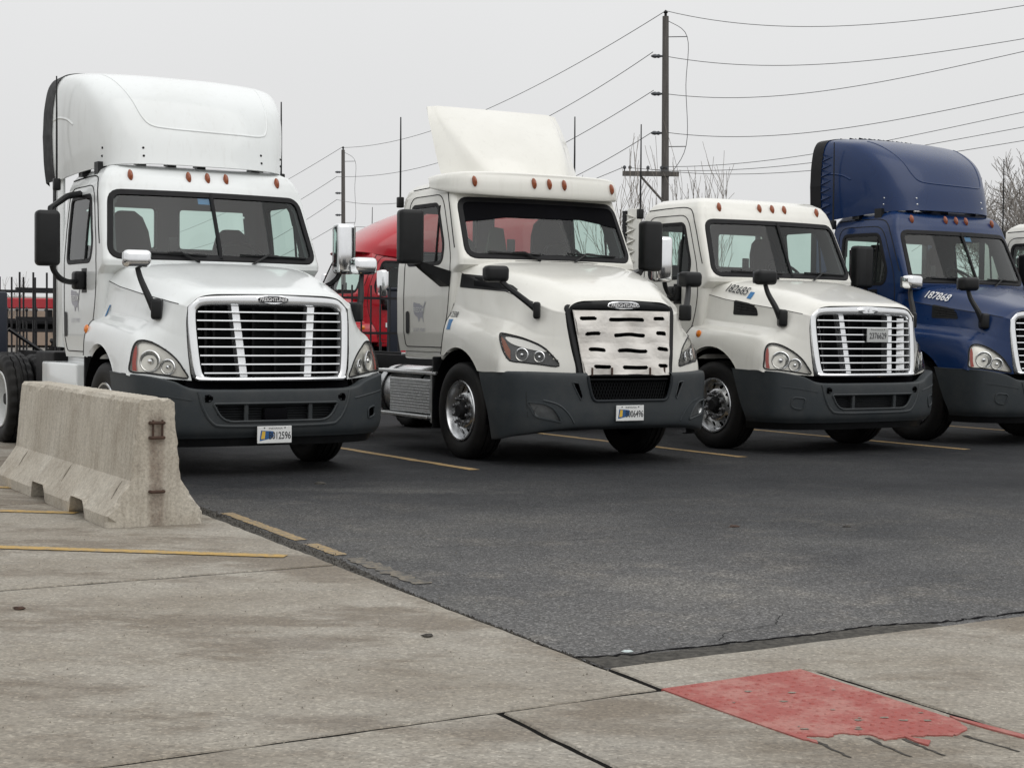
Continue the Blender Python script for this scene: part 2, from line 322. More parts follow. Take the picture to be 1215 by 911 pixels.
def lathe(prof, n=40, axis='x'):
    V = []; F = []; k = len(prof)
    for j in range(n):
        a = 2 * math.pi * j / n; c, s = math.cos(a), math.sin(a)
        for r, h in prof:
            V.append((h, r * c, r * s) if axis == 'x' else ((r * c, h, r * s) if axis == 'y' else (r * c, r * s, h)))
    for j in range(n):
        for i in range(k - 1):
            F.append((j * k + i, j * k + i + 1, ((j + 1) % n) * k + i + 1, ((j + 1) % n) * k + i))
    return V, F

def crs(P, n):
    P = np.asarray(P, float); k = len(P); out = []
    ext = np.vstack([2 * P[0] - P[1], P, 2 * P[-1] - P[-2]])
    for i in range(k - 1):
        p0, p1, p2, p3 = ext[i:i + 4]
        for j in range(n):
            t = j / n
            out.append(0.5 * (2 * p1 + (p2 - p0) * t + (2 * p0 - 5 * p1 + 4 * p2 - p3) * t * t + (3 * p1 - p0 - 3 * p2 + p3) * t ** 3))
    out.append(P[-1]); return np.array(out)

def net(ctrl, nr, nc):
    C = np.asarray(ctrl, float)
    A = np.array([crs(row, nc) for row in C])
    return np.stack([crs(A[:, j], nr) for j in range(A.shape[1])], 1)

def sym_net(ctrl, nr, nc):
    C = np.asarray(ctrl, float); Mi = C[:, :0:-1].copy(); Mi[..., 0] *= -1
    return net(np.concatenate([Mi, C], 1), nr, nc)

def gridmesh(A, close=False):
    R, C = A.shape[:2]; V = A.reshape(-1, 3).tolist(); F = []
    for i in range(R - 1):
        for j in range(C - 1 if not close else C):
            F.append((i * C + j, i * C + (j + 1) % C, (i + 1) * C + (j + 1) % C, (i + 1) * C + j))
    return V, F

def mirror(V, F): return [(-p[0], p[1], p[2]) for p in V], [tuple(reversed(f)) for f in F]
def both(V, F):
    g = G(); g.add(V, F); g.add(*mirror(V, F)); return g.out()

def rbox(x0, x1, y0, y1, z0, z1, r=0.02, seg=3):
    bm = bmesh.new(); bmesh.ops.create_cube(bm, size=1)
    for v in bm.verts: v.co = Vector(((x0 + x1) / 2 + v.co.x * (x1 - x0), (y0 + y1) / 2 + v.co.y * (y1 - y0), (z0 + z1) / 2 + v.co.z * (z1 - z0)))
    bmesh.ops.bevel(bm, geom=bm.edges[:], offset=r, segments=seg, affect='EDGES', profile=0.5)
    bm.verts.index_update(); V = [tuple(v.co) for v in bm.verts]; F = [tuple(v.index for v in f.verts) for f in bm.faces]; bm.free(); return V, F

def xf(VF, M): return [tuple(M @ Vector(p)) for p in VF[0]], VF[1]

def roundpoly(pts, r, n=5):
    out = []; k = len(pts)
    for i in range(k):
        p = Vector(pts[i][:2]); a = Vector(pts[i - 1][:2]); b = Vector(pts[(i + 1) % k][:2])
        rr = r[i] if hasattr(r, '__len__') else r
        if rr <= 1e-6: out.append(tuple(p)); continue
        d1 = min(rr, (a - p).length * 0.49); d2 = min(rr, (b - p).length * 0.49)
        q1 = p + (a - p).normalized() * d1; q2 = p + (b - p).normalized() * d2
        for j in range(n + 1):
            t = j / n; out.append(tuple(q1 * (1 - t) ** 2 + p * 2 * t * (1 - t) + q2 * t * t))
    return out

def resample(poly, step):
    out = []; k = len(poly)
    for i in range(k):
        a = np.array(poly[i]); b = np.array(poly[(i + 1) % k]); m = max(1, int(np.ceil(np.linalg.norm(b - a) / step)))
        for j in range(m): out.append(tuple(a + (b - a) * j / m))
    return out

def smoothpoly(pts, n=5):
    P = np.array(pts + pts[:3], float); k = len(pts); out = []
    P = np.array([pts[-1]] + pts + pts[:2], float)
    for i in range(k):
        p0, p1, p2, p3 = P[i:i + 4]
        for j in range(n):
            t = j / n; out.append(tuple(0.5 * (2 * p1 + (p2 - p0) * t + (2 * p0 - 5 * p1 + 4 * p2 - p3) * t * t + (3 * p1 - p0 - 3 * p2 + p3) * t ** 3)))
    return out

def pip(pts, poly):
    pts = np.asarray(pts, float); x, y = pts[:, 0], pts[:, 1]; ins = np.zeros(len(pts), bool); k = len(poly); j = k - 1
    for i in range(k):
        xi, yi = poly[i]; xj, yj = poly[j]
        c = ((yi > y) != (yj > y)) & (x < (xj - xi) * (y - yi) / ((yj - yi) if abs(yj - yi) > 1e-12 else 1e-12) + xi); ins ^= c; j = i
    return ins

def offset_poly(poly, d):
    k = len(poly); area = sum(poly[i - 1][0] * poly[i][1] - poly[i][0] * poly[i - 1][1] for i in range(k)); sg = 1 if area > 0 else -1
    out = []
    for i in range(k):
        a = Vector(poly[i - 1]); p = Vector(poly[i]); b = Vector(poly[(i + 1) % k]); t = (b - a)
        if t.length < 1e-9: out.append(tuple(p)); continue
        t.normalize(); out.append((p.x + t.y * sg * d, p.y - t.x * sg * d))
    return out

class Surf:                                     # a surface looked at horizontally from azimuth az (0 front, 90 = +x side)
    def __init__(s, V, F, az):
        s.b = BVHTree.FromPolygons([tuple(p) for p in V], F); a = R_(az)
        s.n = Vector((math.sin(a), -math.cos(a), 0)); s.u = Vector((math.cos(a), math.sin(a), 0)); s.last = None
    def p(s, u, v, off=0.0, along=False):
        o = s.u * u + Vector((0, 0, v)) + s.n * 12
        hit, nrm, _, _ = s.b.ray_cast(o, -s.n)
        if hit is None:
            hit, nrm, _, _ = s.b.find_nearest(s.u * u + Vector((0, 0, v)) + s.n * 0.6)
        if along: return hit + s.n * off
        if nrm.dot(s.n) < 0: nrm = -nrm
        return hit + nrm * off
    def uv(s, P): return np.asarray(P) @ np.array(s.u), np.asarray(P)[..., 2]

def patch(S, poly, off, rings=8, along=True):
    c = np.mean(np.array(poly), 0); V = []; F = []; n = len(poly)
    for k in range(rings):
        t = 1 - k / rings
        for q in poly: w = c + (np.array(q) - c) * t; V.append(S.p(w[0], w[1], off, along))
    V.append(S.p(c[0], c[1], off, along))
    for k in range(rings - 1):
        for i in range(n): F.append((k * n + i, k * n + (i + 1) % n, (k + 1) * n + (i + 1) % n, (k + 1) * n + i))
    for i in range(n): F.append(((rings - 1) * n + i, (rings - 1) * n + (i + 1) % n, len(V) - 1))
    return V, F

def band(S, poly, wo, wi, h, sink=-0.02):
    A = offset_poly(poly, wo); B = offset_poly(poly, (wo - wi) / 2); C = offset_poly(poly, -wi); n = len(poly)
    V = [S.p(a[0], a[1], 0.001, True) for a in A] + [S.p(a[0], a[1], h) for a in offset_poly(poly, wo * 0.8)] + [S.p(a[0], a[1], h) for a in offset_poly(poly, -wi * 0.7)] + [S.p(a[0], a[1], sink, True) for a in C]
    F = []
    for k in range(3):
        for i in range(n): F.append((k * n + i, k * n + (i + 1) % n, (k + 1) * n + (i + 1) % n, (k + 1) * n + i))
    return V, F

def stube(S, line, r, off, n=5, closed=False, step=0.05):
    if closed: L = resample(line, step)
    else:
        L = []
        for a, b in zip(line[:-1], line[1:]):
            m = max(1, int(math.dist(a, b) / step)); L += [(a[0] + (b[0] - a[0]) * j / m, a[1] + (b[1] - a[1]) * j / m) for j in range(m)]
        L.append(line[-1])
    return tube([S.p(u, v, off) for u, v in L], r, n, closed)

def solidify(V, F, t):                           # thickness inward along the vertex normals
    me = bpy.data.meshes.new('tmp'); me.from_pydata([tuple(p) for p in V], [], F); bm = bmesh.new(); bm.from_mesh(me); bpy.data.meshes.remove(me)
    bmesh.ops.recalc_face_normals(bm, faces=bm.faces[:]); bmesh.ops.solidify(bm, geom=bm.faces[:], thickness=t)
    bm.verts.index_update(); o = [tuple(v.co) for v in bm.verts], [tuple(v.index for v in f.verts) for f in bm.faces]; bm.free(); return o

_TX = {}
def textmesh(s, w=None, h=None, shear=0.0, bold=0.0):
    key = (s, shear, bold)
    if key not in _TX:
        cu = bpy.data.curves.new('t', 'FONT'); cu.body = s; cu.align_x = 'CENTER'; cu.align_y = 'CENTER'; cu.shear = shear; cu.offset = bold; cu.resolution_u = 3
        ob = bpy.data.objects.new('t', cu); COL.objects.link(ob); bpy.context.view_layer.update()
        me = bpy.data.meshes.new_from_object(ob.evaluated_get(bpy.context.evaluated_depsgraph_get()))
        V = [tuple(v.co) for v in me.vertices]; F = [tuple(p.vertices) for p in me.polygons]
        bpy.data.objects.remove(ob); bpy.data.curves.remove(cu); bpy.data.meshes.remove(me); _TX[key] = (V, F)
    V, F = _TX[key]; a = np.array(V); mn, mx = a.min(0), a.max(0); c = (mn + mx) / 2
    sx = w / (mx[0] - mn[0]) if w else None; sy = h / (mx[1] - mn[1]) if h else None
    sx = sx or sy; sy = sy or sx
    return [((p[0] - c[0]) * sx, (p[1] - c[1]) * sy) for p in V], F

# ------------------------------------------------------------------ objects
def mesh_of(name, V, F, mat, smooth=True, sharp=40):
    me = bpy.data.meshes.new(name); me.from_pydata([tuple(p) for p in V], [], [tuple(f) for f in F])
    bm = bmesh.new(); bm.from_mesh(me); bmesh.ops.recalc_face_normals(bm, faces=bm.faces[:])
    for f in bm.faces: f.smooth = smooth
    if smooth:
        lim = R_(sharp)
        for e in bm.edges:
            if len(e.link_faces) == 2 and e.calc_face_angle(0) > lim: e.smooth = False
    bm.to_mesh(me); bm.free(); me.materials.append(MAT[mat] if isinstance(mat, str) else mat); return me

def link(name, me, parent=None, mat=None, loc=None):
    o = bpy.data.objects.new(name, me); COL.objects.link(o)
    if parent is not None: o.parent = parent
    if loc is not None: o.location = loc
    if mat is not None: o.material_slots[0].link = 'OBJECT'; o.material_slots[0].material = MAT[mat]
    return o

def obj(name, VF, mat, parent=None, smooth=True, loc=None, label=None, sharp=40):
    o = link(name, mesh_of(name, VF[0], VF[1], mat, smooth, sharp), parent, None, loc)
    if label: o['label'] = label
    return o

def tag(o, label=None, cat=None, group=None, kind=None):
    for k, v in (('label', label), ('category', cat), ('group', group), ('kind', kind)):
        if v: o[k] = v
    return o

def thing(name, label, cat, loc=(0, 0, 0), rz=0, group=None):
    o = bpy.data.objects.new(name, None); COL.objects.link(o); o.location = loc; o.rotation_euler = (0, 0, rz); o.empty_display_size = 0.3
    return tag(o, label, cat, group)

CACHE = {}
def part(t, key, name, fn, mat, parent=None, smooth=True, label=None, loc=None, sharp=40):   # repeats share mesh data
    if key not in CACHE:
        V, F = fn(); CACHE[key] = mesh_of(name, V, F, mat, smooth, sharp)
    o = link(name, CACHE[key], parent or t, mat, loc)
    if label: o['label'] = label
    return o
# ------------------------------------------------------------------ trucks: local x = viewer's right, local -y = truck's front
HOOD_A = [
 [(0,1.29,1.975),(.45,1.33,1.97),(.93,1.53,1.915),(1.035,1.67,1.80),(1.055,1.67,1.65),(1.07,1.68,1.51),(1.10,1.72,1.43),(1.155,1.77,1.375),(1.19,1.83,1.25),(1.19,1.87,1.06)],
 [(0,1.0,1.935),(.45,1.02,1.93),(.88,1.12,1.865),(1.02,1.29,1.722),(1.035,1.30,1.60),(1.06,1.32,1.47),(1.115,1.33,1.405),(1.18,1.34,1.36),(1.215,1.36,1.26),(1.22,1.36,1.0)],
 [(0,.65,1.85),(.45,.66,1.845),(.83,.68,1.775),(.98,.73,1.645),(1.0,.75,1.55),(1.045,.76,1.425),(1.115,.77,1.36),(1.185,.78,1.31),(1.225,.80,1.18),(1.235,.86,.93)],
 [(0,.33,1.76),(.42,.33,1.755),(.76,.33,1.70),(.925,.36,1.595),(.965,.38,1.5),(1.02,.40,1.385),(1.10,.42,1.31),(1.175,.43,1.25),(1.225,.44,1.1),(1.245,.46,.93)],
 [(0,.13,1.70),(.40,.13,1.695),(.71,.13,1.65),(.85,.16,1.555),(.89,.19,1.44),(.95,.22,1.31),(1.03,.255,1.2),(1.11,.28,1.11),(1.18,.30,1.0),(1.215,.31,.905)],
 [(0,.045,1.655),(.40,.05,1.65),(.69,.08,1.615),(.79,.10,1.53),(.802,.10,1.40),(.800,.09,1.25),(.795,.075,1.12),(.787,.065,1.02),(.778,.06,.94),(.765,.055,.872)]]
HOOD_B = [
 [(0,1.26,2.08),(.45,1.30,2.075),(.92,1.45,2.035),(1.045,1.6,1.96),(1.07,1.62,1.8),(1.09,1.62,1.63),(1.115,1.63,1.51),(1.155,1.65,1.43),(1.18,1.67,1.3),(1.18,1.72,1.08)],
 [(0,1.0,2.025),(.45,1.0,2.02),(.88,1.05,1.96),(1.02,1.2,1.85),(1.045,1.2,1.69),(1.075,1.2,1.53),(1.125,1.22,1.44),(1.18,1.24,1.37),(1.205,1.26,1.26),(1.21,1.3,1.0)],
 [(0,.6,1.92),(.42,.6,1.91),(.80,.62,1.84),(.95,.70,1.73),(.995,.72,1.60),(1.05,.74,1.47),(1.12,.76,1.385),(1.18,.78,1.30),(1.215,.8,1.15),(1.22,.84,.93)],
 [(0,.3,1.81),(.38,.3,1.80),(.70,.31,1.73),(.86,.34,1.63),(.925,.38,1.52),(1.0,.42,1.41),(1.09,.44,1.33),(1.165,.46,1.24),(1.21,.48,1.08),(1.215,.5,.93)],
 [(0,.1,1.72),(.34,.1,1.71),(.60,.11,1.65),(.755,.14,1.55),(.81,.18,1.43),(.88,.22,1.31),(.97,.26,1.21),(1.06,.29,1.12),(1.13,.31,1.02),(1.16,.32,.93)],
 [(0,.02,1.66),(.34,.03,1.65),(.585,.05,1.605),(.655,.065,1.52),(.645,.05,1.40),(.63,.03,1.28),(.615,.01,1.17),(.60,-.01,1.08),(.585,-.025,1.0),(.58,-.03,.93)]]
RING_A = [(1.03,1.085,1.62,0),(1.25,1.125,1.60,0),(1.6,1.13,1.58,0),(1.85,1.13,1.56,0),(1.93,1.13,1.30,.14),(1.98,1.13,1.285,.15),(2.3,1.105,1.43,.15),(2.66,1.065,1.595,.15),(2.74,1.045,1.63,.14),(2.82,1.01,1.685,.12),(2.885,.965,1.745,.11),(2.938,.88,1.87,.09),(2.962,.60,2.15,.05)]
RING_B = [(1.10,1.085,1.62,0),(1.3,1.12,1.60,0),(1.7,1.125,1.58,0),(1.95,1.115,1.56,0),(2.03,1.11,1.28,.16),(2.09,1.10,1.27,.17),(2.4,1.075,1.43,.17),(2.72,1.045,1.60,.17),(2.80,1.03,1.64,.16),(2.88,.995,1.70,.14),(2.94,.93,1.82,.12),(2.985,.82,1.98,.09),(3.005,.55,2.25,.05)]
def tighten(H):
    out = []
    for r in H:
        r = [np.array(p, float) for p in r]; q = r[:2] + [np.array([r[1][0] + (r[2][0] - r[1][0]) * .62, r[1][1] + (r[2][1] - r[1][1]) * .55, r[1][2] - (r[1][2] - r[2][2]) * .22])] + r[2:3] + [r[2] + (r[3] - r[2]) * .80, r[3], r[3] + (r[4] - r[3]) * .22, r[4], r[4] + (r[5] - r[4]) * .75, r[5], r[5] + (r[6] - r[5]) * .3] + r[6:]; out.append(q)
    return out
HOOD_A = tighten(HOOD_A); HOOD_B = tighten(HOOD_B)
FAM = {
 'A': dict(hood=HOOD_A, ring=RING_A, yr=2.87, arch=(1.32, .56, .62),
   wind=roundpoly([(-1.045,2.03),(1.045,2.03),(.965,2.635),(-.965,2.635)], .09),
   door=roundpoly([(2.72,1.09),(2.72,2.73),(1.96,2.73),(1.64,2.0),(1.70,1.5),(1.96,1.09)], [.05,.14,.16,.3,.3,.05]),
   win=roundpoly([(2.62,1.985),(2.64,2.62),(2.02,2.62),(1.83,2.15),(1.86,1.985)], .07),
   rear=[roundpoly([(.12,2.15),(.90,2.15),(.90,2.60),(.12,2.60)], .06), roundpoly([(-.90,2.15),(-.12,2.15),(-.12,2.60),(-.90,2.60)], .06)],
   lights=((0,2.822),(.196,2.822),(-.196,2.822),(.77,2.818),(-.77,2.818)), seat_z=2.0),
 'B': dict(hood=HOOD_B, ring=RING_B, yr=2.97, arch=(1.32, .54, .62),
   wind=roundpoly([(-1.0,2.135),(1.0,2.135),(.955,2.72),(-.955,2.72)], .09),
   door=roundpoly([(2.74,1.15),(2.76,2.80),(1.98,2.80),(1.64,2.10),(1.66,1.55),(1.86,1.15)], [.05,.14,.16,.3,.3,.05]),
   win=roundpoly([(2.70,2.06),(2.70,2.69),(2.08,2.69),(1.86,2.25),(1.88,2.06)], .07),
   rear=[roundpoly([(.12,2.2),(.86,2.2),(.86,2.67),(.12,2.67)], .06), roundpoly([(-.86,2.2),(-.12,2.2),(-.12,2.67),(-.86,2.67)], .06)],
   lights=((0,2.922),(.19,2.922),(-.19,2.922),(.867,2.918),(-.867,2.918)), seat_z=2.1)}

HL_A = [(.617,.893),(.65,.97),(.70,1.045),(.775,1.115),(.87,1.175),(.955,1.212),(1.03,1.225),(1.085,1.21),(1.113,1.15),(1.118,1.05),(1.112,.95),(.96,.935),(.80,.915)]
HL_B = [(.552,1.0),(.65,1.13),(.754,1.206),(.915,1.268),(1.05,1.30),(1.15,1.315),(1.165,1.295),(1.14,1.215),(1.085,1.11),(1.02,1.045),(.90,1.03),(.754,1.015)]
YA = lambda x, z: -.03 + .11 * (z - .87) + .145 * x * x
YB = lambda x, z: -.09 + .165 * (z - .91) + .16 * x * x

def ring_grid(keys, yr, nF=54, nC=7, nS=58, nR=52, step=.021, rf=.075, rr=.07):
    K = np.array(keys); zs = [K[0, 0]]
    for a, b in zip(K[:-1, 0], K[1:, 0]):
        m = max(1, int(math.ceil((b - a) / step))); zs += [a + (b - a) * (j + 1) / m for j in range(m)]
    rows = []
    for z in zs:
        xs, yf, cv = (np.interp(z, K[:, 0], K[:, c]) for c in (1, 2, 3)); top = np.clip((z - K[-5, 0]) / (K[-1, 0] - K[-5, 0]), 0, 1); y_r = yr - .18 * top ** 2.2
        yy = lambda x: yf + cv * (x / 1.06) ** 2
        xe = xs - rf; pts = [(x, yy(x)) for x in np.linspace(0, xe, nF)]; ye = yy(xe)
        pts += [(xe + rf * math.sin(a), ye + rf * (1 - math.cos(a))) for a in np.linspace(0, math.pi / 2, nC + 2)[1:-1]]
        pts += [(xs, y) for y in np.linspace(ye + rf, y_r - rr, nS)]
        pts += [(xs - rr * (1 - math.cos(a)), y_r - rr + rr * math.sin(a)) for a in np.linspace(0, math.pi / 2, nC + 2)[1:-1]]
        pts += [(x, y_r) for x in np.linspace(xs - rr, 0, nR)]
        full = pts + [(-x, y) for x, y in pts[-2:0:-1]]
        rows.append([(x, y, z) for x, y in full])
    A = np.array(rows); reg = np.zeros(A.shape[1], int); n1 = nF + nC // 2; n2 = n1 + nC + nS; N = A.shape[1]
    half = nF + nC + nS + nC + nR
    for j in range(N):
        h = j if j < half else N - j
        reg[j] = 0 if h < n1 else (1 if h < n2 else 2)
    return A, reg

def build_shells(fk):
    S = FAM[fk]
    A = sym_net(S['hood'], 12, 6); yc, zc, Rr = S['arch']; S['row0'] = A[0].copy()
    y, z = A[..., 1], A[..., 2]; d = np.clip(Rr ** 2 - (y - yc) ** 2, 0, None); za = zc + np.sqrt(d)
    low = (np.abs(y - yc) < Rr) & (np.abs(A[..., 0]) > .9) & (z < za); A[..., 2] = np.where(low, za, z)
    V, F = gridmesh(A); S['hoodV'], S['hoodF'] = V, F
    for nm, az in (('hr', 45), ('hl', -45), ('hsr', 90), ('hsl', -90), ('hf', 0)): S[nm] = Surf(V, F, az)
    # headlight openings
    C = np.array([np.mean([V[i] for i in f], 0) for f in F]); keep = np.ones(len(F), bool); HL = HL_A if fk == 'A' else HL_B
    for nm, s in (('hr', 1), ('hl', -1)):
        u, v = S[nm].uv(C); pol = smoothpoly([(s * a, b) for a, b in HL], 4)
        ok = (C[:, 0] * s > .3) & pip(np.stack([u, v], 1), pol); keep &= ~ok
    S['hood_cut'] = (V, [f for f, k in zip(F, keep) if k])
    # cab
    A, reg = ring_grid(S['ring'], S['yr']); V, F = gridmesh(A, True); N = A.shape[1]
    V.append((0, 2.3, S['ring'][-1][0] + .006)); top = [((A.shape[0] - 1) * N + j, (A.shape[0] - 1) * N + (j + 1) % N, len(V) - 1) for j in range(N)]
    for nm, az in (('cf', 0), ('cr', 90), ('cl', -90), ('cb', 180)): S[nm] = Surf(V, F + top, az)
    C = np.array([np.mean([V[i] for i in f], 0) for f in F]); rg = np.tile(reg, A.shape[0] - 1)
    cut = (rg == 0) & pip(C[:, [0, 2]], S['wind'])
    side = rg == 1; win = side & pip(C[:, [1, 2]], S['win']); cut |= win
    for p in S['rear']: cut |= (rg == 2) & pip(C[:, [0, 2]], p)
    door = side & pip(C[:, [1, 2]], S['door']) & ~cut
    S['cab'] = (V, [f for f, a, b in zip(F, cut, door) if not a and not b] + top)
    for s in (1, -1): S['door%d' % s] = (V, [f for f, b, c in zip(F, door, C) if b and c[0] * s > 0])
    ctr = np.array([0, 2.15, 2.0]); L = (np.array(V) - ctr) * np.array([.955, .945, .965]) + ctr
    S['lining'] = (L.tolist(), [f for f, a in zip(F, cut) if not a] + top)

def compact(VF):
    V, F = VF; used = sorted({i for f in F for i in f}); mp = {o: n for n, o in enumerate(used)}
    return [V[i] for i in used], [tuple(mp[i] for i in f) for f in F]

for k_ in FAM: build_shells(k_)

# --- wheels
def drive_tyre_mesh():
    V, F = lathe(TYRE, 96); k = len(TYRE); out = []
    for i, p in enumerate(V):
        j = i // k; r = math.hypot(p[1], p[2])
        if r > .490 and abs(p[0]) > .02 and (j // 2 + (1 if p[0] > 0 else 0)) % 2 == 0: f_ = (r - .014) / r; p = (p[0], p[1] * f_, p[2] * f_)
        out.append(p)
    return out, F
TYRE = [(.300,-.115),(.345,-.14),(.41,-.150),(.465,-.146),(.495,-.128),(.506,-.11),(.509,-.072),(.494,-.068),(.494,-.058),(.509,-.054),(.510,-.02),(.495,-.016),(.495,.016),(.510,.02),(.509,.054),(.494,.058),(.494,.068),(.509,.072),(.506,.11),(.495,.128),(.465,.146),(.41,.150),(.345,.14),(.300,.115)]
def tyre_mesh(): return lathe(TYRE, 56)
def rim_mesh(steer=True):
    if steer: prof = [(.300,.118),(.318,.132),(.312,.142),(.296,.140),(.286,.118),(.276,.075),(.266,.050),(.250,.048),(.225,.062),(.200,.080),(.185,.092),(.172,.098),(.10,.098),(.0,.098)]
    else: prof = [(.300,.118),(.318,.132),(.312,.142),(.296,.140),(.288,.11),(.282,.02),(.275,-.05),(.255,-.075),(.225,-.080),(.200,-.082),(.185,-.086),(.172,-.088),(.10,-.088),(.0,-.088)]
    n = 120; V, F = lathe(prof, n); out = []; k = len(prof)
    P = []                                       # refine the disc for the hand holes
    for (r0_, h0), (r1, h1) in zip(prof[:-1], prof[1:]):
        m = 5 if .185 <= r1 < .27 else 1
        P += [(r0_ + (r1 - r0_) * j / m, h0 + (h1 - h0) * j / m) for j in range(m)]
    P.append(prof[-1]); V, F = lathe(P, n)
    for f in F:
        c = np.mean([V[i] for i in f], 0); r = math.hypot(c[1], c[2]); a = math.atan2(c[2], c[1])
        da = (a + math.pi / 10) % (math.pi / 5) - math.pi / 10
        if .19 < r < .27 and ((r - .228) / .031) ** 2 + (da * r / .026) ** 2 < 1: continue
        out.append(f)
    return V, out
def hub_mesh(x0=.118, ln=.10):
    return lathe([(.100, x0), (.098, x0 + .012), (.078, x0 + .02), (.074, x0 + ln * .8), (.06, x0 + ln), (0, x0 + ln)], 28)
def nuts_mesh(x0=.118):
    g = G()
    for k in range(10):
        a = 2 * math.pi * (k + .5) / 10; c, s = .145 * math.cos(a), .145 * math.sin(a)
        V, F = lathe([(.027, x0), (.027, x0 + .018), (.021, x0 + .022), (.020, x0 + .046), (.012, x0 + .054), (0, x0 + .055)], 8); g.add([(p[0], p[1] + c, p[2] + s) for p in V], F)
    return g.out()
def backing_mesh(): return lathe([(.29, .03), (0, .03)], 24)

def wheel(t, x, y, steer=True, outer=True, z=.50, rimmat='alu'):
    s = 1 if x > 0 else -1; sx = s if outer else -s
    w = part(t, 'tyre' if steer else 'dtyre', 'wheel', tyre_mesh if steer else drive_tyre_mesh, 'tyre'); w.location = (x, y, z); w.scale = (sx, 1, 1)
    k = 'S' if steer else 'D'
    part(t, 'rim' + k, 'rim', lambda: rim_mesh(steer), rimmat, w)
    if outer:
        x0 = .098 if steer else -.088
        part(t, 'hub' + k, 'hub', lambda: hub_mesh(x0, .065 if steer else .17), 'chassis', w)
        nn = part(t, 'nuts' + k, 'lug_nuts', lambda: nuts_mesh(x0), 'nut', w); nn['kind'] = 'stuff'
    part(t, 'drum' + k, 'brake_drum', (lambda: lathe([(.26, -.10), (.26, .02), (0, .02)], 24)) if steer else (lambda: lathe([(.26, -.14), (.26, -.11), (0, -.11)], 24)), 'dark', w)
    return w

def chassis_mesh(rear):
    g = G()
    for s in (-1, 1):
        g.box(s * .43 - .04, s * .43 + .04, .25, rear, .78, 1.02)
        g.box(s * .46 - .05, s * .46 + .05, .45, 2.2, .50, .58)         # leaf springs
        V, F = tube([(s * .62, 1.0, .40), (s * .62, 1.0, .85)], .04, 8); g.add(V, F)
    for y in (1.9, 2.9, 3.8, 4.5, 5.6): g.box(-.39, .39, y - .05, y + .05, .82, .98)
    g.box(-.85, .85, 1.20, 1.40, .36, .48); g.box(-.12, .12, 2.2, 4.9, .55, .66)
    for y in (4.95, 6.27): g.box(-.75, .75, y - .1, y + .1, .40, .60); g.add(*xf(lathe([(0, -.24), (.24, -.2), (.26, 0), (.24, .2), (0, .24)], 14), Matrix.Translation((0, y, .52))))
    return g.out()
def engine_mesh():
    g = G(); g.box(-.60, .60, .42, 1.62, .62, 1.55); g.box(-.55, .55, 1.62, 2.4, .62, 1.06); g.box(-.35, .35, .5, 1.5, .40, .62); return g.out()
def well_mesh(cfg):
    yc, zc, Rr = cfg; g = G(); n = 22
    for s in (1, -1):
        V = []; F = []
        for i in range(n + 1):
            a = -0.25 + (math.pi + .5) * i / n
            for x in (.62, 1.17): V.append((s * x, yc + (Rr - .02) * math.cos(a), zc + (Rr - .02) * math.sin(a)))
        for i in range(n): F.append((2 * i, 2 * i + 1, 2 * i + 3, 2 * i + 2))
        V2 = V[::2]; c = len(V); g.add(V, F)
        g.add([(s * .62, yc, zc)] + [(s * .621, p[1], p[2]) for p in V2], [(0, i + 1, i + 2) for i in range(n)])
    return g.out()

def seat_mesh():
    g = G()
    prof = [(.0, .25), (.05, .265), (.45, .25), (.72, .215), (.86, .16), (.92, .08)]
    V = []; F = []; n = len(prof)
    for z, w in prof:
        yb = .10 + .16 * z
        for x, y in ((-w, .0), (-w * .8, -.035), (w * .8, -.035), (w, .0), (w * .9, .10), (-w * .9, .10)): V.append((x, yb + y, z))
    for i in range(n - 1):
        for j in range(6): F.append((i * 6 + j, i * 6 + (j + 1) % 6, (i + 1) * 6 + (j + 1) % 6, (i + 1) * 6 + j))
    F.append(tuple((n - 1) * 6 + j for j in range(6))); g.add(V, F)
    g.add(*rbox(-.26, .26, -.42, .12, -.16, .02, .05)); g.box(-.2, .2, -.3, .1, -.5, -.16); return g.out()

def dash_mesh(z, y0):
    g = G(); prof = [(y0 + .02, z - .06), (y0 + .10, z - .01), (y0 + .30, z + .01), (y0 + .42, z - .05), (y0 + .50, z - .22), (y0 + .50, z - .7)]
    xs = np.linspace(-1.02, 1.02, 15); V = []; F = []
    for x in xs:
        hump = .05 * math.exp(-((x - .5) / .25) ** 2)
        for k, (y, zz) in enumerate(prof): V.append((x, y + .12 * (x / 1.05) ** 2, zz + (hump if 1 <= k <= 3 else 0)))
    m = len(prof)
    for i in range(len(xs) - 1):
        for k in range(m - 1): F.append((i * m + k, i * m + k + 1, (i + 1) * m + k + 1, (i + 1) * m + k))
    return V, F
def steering_mesh():
    g = G(); n = 28; ring = [(.23 * math.cos(2 * math.pi * i / n), .23 * math.sin(2 * math.pi * i / n), 0) for i in range(n)]
    g.add(*tube(ring, .018, 6, True)); g.add(*tube([(-.22, 0, 0), (0, 0, -.03), (.22, 0, 0)], .018, 5)); g.add(*tube([(0, -.22, 0), (0, 0, -.03)], .018, 5)); g.add(*lathe([(0, .0), (.07, -.02), (.06, -.06), (.03, -.3), (0, -.3)], 12, 'z'))
    return g.out()

def lampbowl(S, u, v, r, depth=.03):
    c = S.p(u, v, -.045, True); c2 = S.p(u, v, -.012, True); g = G(); R3 = Matrix((S.u, Vector((0, 0, 1)), S.n)).transposed().to_4x4()
    V, F = lathe([(r, .012), (r * .93, .004), (r * .8, -.012), (r * .5, -.03), (.0, -.04)], 24, 'z'); Mx = Matrix.Translation(c2) @ R3
    a = xf((V, F), Mx)
    ring = tube([Mx @ Vector((r * math.cos(2 * math.pi * i / 24), r * math.sin(2 * math.pi * i / 24), .012)) for i in range(24)], .007, 5, True)
    ball = xf(lathe([(0, .022), (r * .22, .016), (r * .3, -.002), (r * .3, -.02)], 14, 'z'), Mx)
    return a, ring, ball

